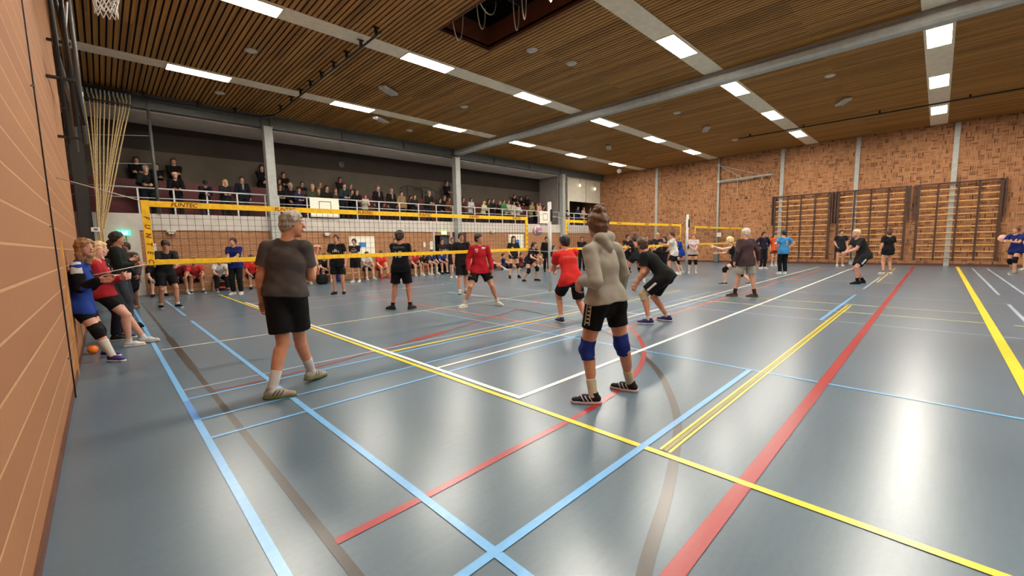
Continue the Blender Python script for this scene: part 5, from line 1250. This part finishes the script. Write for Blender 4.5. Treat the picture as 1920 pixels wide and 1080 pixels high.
at_px((1246, 507), (-.9, -.4), pose(1.66, arms='hips'), dict(skin=SKIN3, hair=((50, 36, 30), 'pony'), top=('tee', (36, 34, 38)), bottom=('pants', (30, 30, 34)), shoes=(WH, WH), fem=True), 'dark haired girl in dark top before the far wall, left of the man in white', .012)
at_px((1263, 516), (-1, .15), pose(1.86, pelz=.90, lean=.12, feet=((-.1, .25), (.1, -.25)), toes=((0, 1), (0, 1)), wrL=(-.04, .44, -.08), wrR=(-.04, .42, -.14)), dict(skin=SKIN, hair=((80, 40, 30), 'short'), top=('tee', (232, 230, 222), .1), bottom=('shorts', (28, 26, 30), .8), socks=(WH, .1), shoes=(WH, WH)), 'player in white t-shirt with arms forward at the middle net', .010)
at_px((1276, 512), (-1, .1), pose(1.74, pelz=.88, lean=.2, feet=((-.12, .12), (.12, -.12)), wrL=(-.04, .42, -.2), wrR=(-.04, .42, -.2)), dict(skin=SKIN, hair=((190, 140, 90), 'short'), top=('tee', (36, 72, 168), .08), bottom=('tight', (30, 30, 60), .45), socks=(WH, .6), shoes=(WH, WH), pads=((24, 22, 24),), fem=True), 'player in royal blue shirt and white socks left of the second net post', .010)
at_px((1298, 513), (-.2, -1), pose(1.74, arms='clasp', feet=((-.12, 0), (.14, 0))), dict(skin=SKIN, hair=((150, 60, 44), 'short'), top=('tee', (222, 204, 206), .05), bottom=('tight', (26, 26, 28), .4), socks=(WH, .62), shoes=(WH, WH), pads=((22, 20, 22),), fem=True), 'player in pale pink shirt and white knee socks right of the second net post', .010)
# ---- under the gallery: standing people
at_px((447, 552), (.1, -1), pose(1.84, arms='clasp', feet=((-.1, 0), (.12, .02)), face=(.1, .1)), dict(skin=SKIN, hair=((60, 34, 26), 'short'), top=('tee', (30, 44, 116), .08), bottom=('pants', (30, 34, 34)), shoes=(WH, WH)), 'man in blue shirt and dark trousers standing before the left bench', .010)
at_px((318, 577), (.75, -.5), pose(1.80, pelz=.90, lean=.35, feet=((-.14, .1), (.14, -.1)), arms='ready', wrL=(-.1, .38, -.3), face=(.2, -.4), shift=(0, -.05)), dict(skin=SKIN2, hair=((34, 28, 24), 'short'), top=('tee', (26, 26, 28), .08), bottom=('shorts', (22, 22, 28), .8), socks=(WH, .12), shoes=(BK, WH)), 'person in black shirt and shorts bending over the players on the left bench', .010)
at_px((746, 527), (0, -1), pose(1.80, arms='phone'), dict(skin=SKIN, hair=((70, 50, 40), 'short'), top=('tee', (206, 206, 214), .1), bottom=('pants', BK), shoes=(WH, WH)), 'person in white shirt standing behind the player numbered 15', .012)
at_xy(12.75, 18.2, -.3, -1, pose(1.80, arms='crossed'), dict(skin=SKIN, hair=((50, 38, 30), 'short'), top=('tee', (46, 40, 44), .08), bottom=('pants', BK), shoes=(BK, BK)), 'person in dark shirt with folded arms standing in the open doorway', .012)
at_px((851, 521), (.1, -1), pose(1.80, arms='down'), dict(skin=SKIN2, hair=((90, 44, 34), 'short'), top=('tee', (32, 34, 44), .08), bottom=('shorts', (26, 26, 30), .8), shoes=(WH, WH)), 'person in dark shirt standing against the column by the doorway', .012)
at_px((964, 521), (.25, -1), pose(1.78, feet=((-.2, 0), (.2, .05)), arms='knees', wrL=(.0, .15, -.45), wrR=(.0, .15, -.45)), dict(skin=SKIN3, hair=((44, 32, 28), 'long'), top=('tee', (34, 38, 34), .05), bottom=('tight', (70, 32, 30), .3), socks=((60, 40, 36), .1), shoes=(BK, BK), pads=((66, 34, 32),), fem=True), 'girl in black shirt with dark knee pads before the second white board', .0105)
at_px((994, 527), (.75, -.7), pose(1.72, pelz=.80, lean=.50, feet=((-.22, .12), (.22, -.16)), toes=((-.3, 1), (.3, 1)), wrL=(.0, .32, -.36), wrR=(.0, .32, -.36), shift=(0, -.06)), dict(skin=SKIN, hair=((50, 34, 30), 'pony'), top=('tee', (36, 32, 46)), bottom=('tight', (32, 36, 60), .35), socks=(WH, .1), shoes=(BK, (90, 80, 80)), pads=((28, 26, 28),), fem=True), 'girl bending with hands near her knees right of the nearest net', .0105)
at_px((1025, 509), (.1, -1), pose(1.78, arms='down'), dict(skin=SKIN2, hair=((26, 22, 22), 'short'), top=('jacket', BK), bottom=('pants', BK), shoes=(BK, BK)), 'person all in black standing just behind the nearer net post', .012)
at_px((1091, 507), (-.1, -1), pose(1.76, arms='crossed'), dict(skin=SKIN2, hair=((30, 24, 22), 'short'), top=('jacket', (30, 28, 30)), bottom=('pants', (30, 28, 30)), shoes=(BK, BK)), 'person in dark clothes with folded arms right of the red shirted crouching player', .012)
# ---- seated on the benches
def seated(px, top, sp, label, lean=.3, arms='knees', y=18.02, py=520, seat=.335, H=1.76, legs=((-.16, .44), (.16, .44)), dx=0., **kw):
    p = on_y(px, py, y); d = dict(skin=PS[int(px) % 3], hair=((60, 44, 34), 'short'), top=top, bottom=('shorts', (30, 30, 34), .8), socks=(WH, .15), shoes=(WH, WH)); d.update(sp)
    at_xy(p[0], p[1] - .0, dx, -1, sit(H, seat, lean, arms, legs, **kw), d, label, .0115)
seated(293, ('tee', (30, 30, 32)), dict(socks=(WH, .1), shoes=(BK, BK)), 'seated player in black at the left end of the bench behind the bending person')
seated(334, ('tee', (112, 30, 42)), {}, 'seated player in dark red shirt on the left bench', .45)
seated(364, ('tee', (206, 60, 62)), dict(bottom=('shorts', (60, 24, 30), .8), inner=WH, shoes=((70, 60, 70), WH)), 'seated player in red and white shirt on the left bench', .5)
seated(411, ('tee', (218, 214, 212)), dict(bottom=('pants', (28, 30, 40)), shoes=((80, 60, 90), WH)), 'seated player in white shirt and dark trousers on the left bench', .5)
seated(472, ('tee', (214, 48, 48)), dict(shoes=(BK, BK)), 'seated player in red shirt behind the standing man in blue', .3)
seated(583, ('tee', (190, 190, 188)), dict(bottom=('shorts', (130, 30, 36), .8)), 'seated player in pale shirt between the grey haired man and the black bags', .4)
seated(606, ('tee', (26, 26, 28)), {}, 'seated player in black left of the player with the white print', .45)
seated(686, ('tee', (206, 202, 196)), dict(hair=((34, 28, 26), 'short')), 'seated player in white shirt under the white board', .35)
seated(713, ('tee', (226, 62, 50)), dict(bottom=('shorts', (190, 50, 44), .7), socks=((226, 70, 70), .3), shoes=((226, 80, 80), (226, 80, 80))), 'seated player in bright red shirt and red shoes under the white board', .3)
seated(776, ('tee', (190, 60, 60)), dict(bottom=('shorts', BK, .8)), 'seated player in red mostly hidden by the player numbered 15', .3)
seated(790, ('tee', (34, 30, 32)), dict(hair=((40, 28, 24), 'long'), bottom=('shorts', (210, 90, 120), .7), fem=True), 'seated girl with dark hair and pink shorts right of the player numbered 15', .7)
seated(806, ('tee', (52, 58, 100)), dict(socks=(WH, .6), inner=WH), 'seated player in blue and white with white knee socks, left of two', .4)
seated(825, ('tee', (38, 66, 130)), dict(socks=(WH, .15), shoes=(BK, BK)), 'seated player in blue before the open doorway, right of two', .4)
seated(1003, ('tee', (70, 78, 46)), dict(hair=((50, 36, 28), 'long'), fem=True), 'seated girl in olive top on the right bench', .2)
seated(1018, ('tee', (222, 214, 188)), {}, 'seated person in cream shirt left of the nearer net post', .25, py=510)
seated(1048, ('tee', (60, 60, 70)), dict(hair=((30, 26, 26), 'short'), inner=WH), 'seated person in black and white right of the nearer net post', .3, py=510)
seated(1037, ('long', (190, 190, 200)), dict(hair=((60, 40, 30), 'long'), fem=True), 'seated girl in pale top half hidden by the nearer net post', .1, py=510)
for px, rgb, lab in ((922, (44, 56, 90), 'player in dark blue sitting on the floor left of the girl in black'), (945, (52, 54, 96), 'player in purple blue sitting on the floor behind the girl in black'), (978, (120, 60, 56), 'player in brown red sitting on the floor behind the bending girl')):
    p = on_y(px, 505, 17.4)
    at_xy(p[0], p[1], .7, -.7, sit(1.72, .01, -.10, 'knees', legs=((-.12, .72), (.14, .78)), kneeh=((-.1, .2, 1), (.1, .2, 1))), dict(skin=SKIN, hair=((70, 50, 36), 'short'), top=('tee', rgb), bottom=('shorts', (30, 34, 60), .7), socks=(WH, .4), shoes=(WH, WH)), lab, .0115)

# ================================================================== spectators on the gallery
def proto(J, sp): 
    r = empty('person'); figure(r, J, sp, .0115); return r
base_sp = dict(skin=SKIN, shoes=(BK, BK))
PR = {}
def mk(k, J, **kw):
    sp = dict(base_sp); sp.update(kw); hz = J['head'][2]; PR[k] = [proto(J, sp), False, hz]
leg2 = ((-.12, 0), (.12, .05))
mk('rail', pose(1.76, lean=.28, feet=leg2, arms='rail', shift=(0, -.05)), hair=((50, 38, 30), 'short'), top=('jacket', BK), bottom=('pants', (34, 36, 46)))
mk('railf', pose(1.68, lean=.28, feet=leg2, arms='rail', shift=(0, -.05)), hair=((90, 64, 44), 'long'), top=('long', WH, .05), bottom=('pants', (40, 42, 50)), fem=True)
mk('bend', pose(1.76, lean=.75, feet=leg2, wrL=(-.12, .34, -.30), wrR=(-.12, .34, -.30), shift=(0, -.2), face=(0, -.8)), hair=(BK, 'cap'), top=('jacket', BK), bottom=('pants', (56, 60, 68)))
mk('stand', pose(1.78, feet=leg2, arms='down'), hair=((50, 38, 30), 'short'), top=('jacket', BK, .05), inner=(150, 146, 140), bottom=('pants', (34, 36, 46)))
mk('cross', pose(1.78, feet=leg2, arms='crossed'), hair=((50, 38, 30), 'short'), top=('jacket', BK), bottom=('pants', (34, 34, 40)))
mk('standf', pose(1.70, feet=leg2, arms='clasp'), hair=((50, 38, 30), 'long'), top=('jacket', BK), bottom=('pants', (34, 34, 40)), fem=True)
mk('sit', sit(1.76, .54, .22, 'knees', ((-.13, .42), (.13, .42))), hair=((50, 38, 30), 'short'), top=('jacket', BK), bottom=('pants', (40, 42, 52)))
mk('sitf', sit(1.68, .54, .15, 'clasp', ((-.1, .42), (.1, .42))), hair=((90, 60, 44), 'long'), top=('jacket', BK), bottom=('pants', (40, 42, 52)), fem=True)
TOPN = ('jacket', 'long_sleeve_shirt', 'shirt', 'coat'); BOTN = ('trousers',)
ROW = {'r': (18.86, 2.58), 's': (19.46, 2.58), 't': (20.15, 3.12)}
def spectator(px, py, row, k, top, hair, label, bottom=None, skin_=None, dy=0, turn=0.):
    Y, z0 = ROW[row]; Y += dy; p = on_y(px, py, Y); P = PR[k]
    if not P[1]: r = P[0]; P[1] = True; src = True
    else:
        r = P[0].copy(); COL.objects.link(r); src = False
        for ch in P[0].children:
            c = ch.copy(); COL.objects.link(c); c.parent = r
            for g in ch.children:
                d = g.copy(); COL.objects.link(d); d.parent = c
    s = min(1.16, max(.74, (p[2] - z0) / P[2])); r.location = (p[0], Y, z0); r.rotation_euler = (0, 0, math.pi + turn); r.scale = (min(s, 1.04), min(s, 1.04), s) if s > 1 else (s, s, s)
    r['label'] = label; r['category'] = 'person'; r['group'] = 'spectators on the gallery'
    for c in r.children:
        n = c.name.split('.')[0]; m = None
        if n in TOPN: m = cloth(top)
        elif n in BOTN and bottom: m = cloth(bottom)
        elif n == 'hair': m = hairm(hair)
        elif n == 'cap': m = cloth(hair)
        elif n == 'body' and skin_: m = skin(skin_)
        if m is not None:
            c.material_slots[0].link = 'OBJECT'; c.material_slots[0].material = m
DK = (48, 36, 28); BL = (196, 160, 110); GY = (150, 146, 140); BR = (96, 64, 42); JN = (70, 84, 110)
CROWD = [
 (255,300,'t','cross',(22,22,24),(24,20,18),'dark figure standing rearmost on the gallery directly right of the hanging ropes'),
 (272,318,'r','rail',(34,38,40),GY,'bulky spectator in dark grey leaning on the rail left of the thin grey pole'),
 (293,312,'t','cross',(20,20,22),(22,20,18),'spectator in black with folded arms right behind the thin grey pole'),
 (325,303,'t','cross',(26,22,24),(100,30,34),'spectator with dark red hair standing above the bald leaning man'),
 (327,330,'r','rail',(24,24,26),(206,170,150),'pale bald man in black leaning his hands on the rail at left'),
 (383,345,'r','bend',(30,34,44),(40,40,44),'spectator in cap bending low over the gallery rail'),
 (421,343,'r','railf',(40,42,48),(206,176,120),'blond spectator in dark top leaning beside the man in jeans'),
 (453,337,'r','stand',(28,32,44),(44,32,26),'young man in navy jacket and jeans standing at the rail left of the first column'),
 (490,315,'t','standf',(20,20,22),(22,20,20),'dark figure at the rear half hidden behind the first column'),
 (531,328,'t','cross',(26,24,24),(40,28,24),'rearmost dark spectator just right of the first column'),
 (522,340,'t','sitf',(70,66,70),(60,44,34),'spectator in grey at the rear close to the first column'),
 (523,351,'r','railf',(24,24,28),(90,54,34),'spectator with brown hair in black leaning on the rail beside the first column'),
 (542,350,'s','sit',(28,26,28),(200,166,140),'bald seated spectator in black, second from the first column'),
 (559,357,'r','rail',(44,50,86),(70,50,40),'spectator in blue jacket leaning on the rail left of the backboard'),
 (564,346,'t','sit',(30,30,32),(60,64,70),'grey haired spectator behind the one in blue jacket'),
 (583,352,'s','sit',(74,76,56),(170,140,90),'seated spectator in olive coat above the left edge of the backboard'),
 (595,358,'s','sitf',(40,40,32),(110,90,60),'small seated spectator in dark olive above the backboard'),
 (598,347,'t','sit',(60,58,54),(120,110,96),'spectator at the rear above the middle of the backboard'),
 (610,354,'s','sit',(42,44,34),(36,28,24),'dark haired seated spectator in green above the backboard'),
 (627,358,'s','sitf',(86,74,62),(90,70,50),'seated spectator in brown above the right edge of the backboard'),
 (637,337,'t','standf',(36,24,24),(30,20,20),'long dark haired spectator standing rear behind the tracksuit man'),
 (643,349,'r','rail',(38,54,60),(60,34,26),'man in teal tracksuit with red face leaning on the rail right of the backboard'),
 (655,350,'t','sit',(50,46,44),(110,110,100),'grey haired spectator peering over the tracksuit man'),
 (657,361,'s','sit',(30,24,30),(70,44,36),'seated spectator in dark plum right of the tracksuit man'),
 (667,360,'r','rail',(26,22,28),(80,44,34),'spectator in black with white cuffs leaning right of the tracksuit man'),
 (683,369,'r','railf',(226,222,206),(120,60,40),'child in white top at the rail right of the backboard'),
 (708,353,'r','stand',(34,22,24),(110,92,80),'tall man in open dark maroon jacket with pale shirt at the rail'),
 (733,358,'r','stand',(30,26,24),(140,110,96),'man in open dark brown jacket right of the maroon jacket man'),
 (752,363,'r','stand',(168,134,88),(44,30,24),'person in tan coat standing at the rail'),
 (775,369,'r','railf',(34,44,38),(80,60,44),'spectator in dark green turning aside below the stair handrail'),
 (768,371,'s','sitf',(50,40,44),(40,30,26),'seated spectator with hidden body behind the dark green one'),
 (802,363,'r','rail',(32,36,30),(150,140,120),'spectator in dark green coat leaning before the stair handrails'),
 (822,376,'s','sit',(36,44,48),(50,40,34),'seated spectator in dark teal left of the brown jacket one'),
 (830,371,'s','sit',(44,34,30),(90,70,60),'seated spectator in dark brown behind the rail near the second column'),
 (840,374,'r','railf',(136,84,50),(70,50,36),'spectator in rust brown jacket beside the second column'),
 (837,342,'t','cross',(22,20,24),(24,20,20),'dark figure standing high at the rear beside the second column'),
 (866,374,'r','railf',(84,48,48),(90,50,40),'spectator in dark red right of the second column'),
 (881,375,'r','railf',(214,210,206),(50,40,34),'dark haired spectator in white sleeves right of the second column'),
 (906,381,'r','railf',(226,222,180),(226,206,150),'blonde spectator in cream top in the third bay'),
 (914,377,'s','sitf',(60,70,40),(60,44,34),'seated spectator in olive beside the blonde one'),
 (922,376,'r','rail',(38,34,40),(80,60,60),'spectator in charcoal jacket leaning left of the pink faced one'),
 (935,380,'r','rail',(44,28,34),(170,90,70),'pink faced spectator in dark plum left of the green jacket'),
 (942,378,'r','rail',(56,150,88),(70,50,40),'spectator in bright green jacket leaning on the rail'),
 (951,379,'s','sitf',(226,220,196),(120,90,60),'seated spectator in cream right behind the green jacket'),
 (961,381,'r','railf',(222,210,196),(70,50,40),'spectator in off white top, second right of the green jacket'),
 (971,385,'r','railf',(214,214,210),(100,70,50),'spectator in pale grey white top, third right of the green jacket'),
 (964,368,'t','cross',(18,16,16),(20,16,16),'black clothed figure at the rear, left of a dark trio'),
 (976,372,'t','cross',(18,16,18),(18,16,16),'black clothed figure at the rear, middle of a dark trio'),
 (987,370,'t','standf',(20,18,18),(20,16,16),'black clothed figure at the rear, right of a dark trio'),
 (995,382,'r','railf',(150,144,90),(110,96,70),'spectator in mustard grey jacket right of the dark trio'),
 (1003,384,'s','sit',(60,48,50),(90,60,50),'seated spectator in brown between mustard and pink ones'),
 (1009,383,'r','railf',(222,170,156),(90,60,46),'spectator in pink top near the far backboard'),
 (1017,389,'s','sitf',(70,56,60),(80,50,40),'seated spectator in dull mauve left of the net post top'),
 (1038,388,'s','sit',(40,34,36),(50,40,36),'dark seated spectator behind the far backboard'),
 (1060,397,'r','bend',(22,20,22),(24,22,22),'spectator in black crouching low right of the third column'),
 (1081,390,'r','rail',(44,54,90),(50,40,36),'spectator in navy jacket at the far small gallery'),
 (1092,392,'r','railf',(226,196,180),(150,110,80),'spectator in pale peach top at the far small gallery'),
 (1104,391,'s','sitf',(90,80,70),(70,50,40),'seated spectator in taupe at the far small gallery'),
]
for c in CROWD:
    spectator(*c)
for v in PR.values():
    if not v[1]:
        for ch in list(v[0].children_recursive): bpy.data.objects.remove(ch)
        bpy.data.objects.remove(v[0])
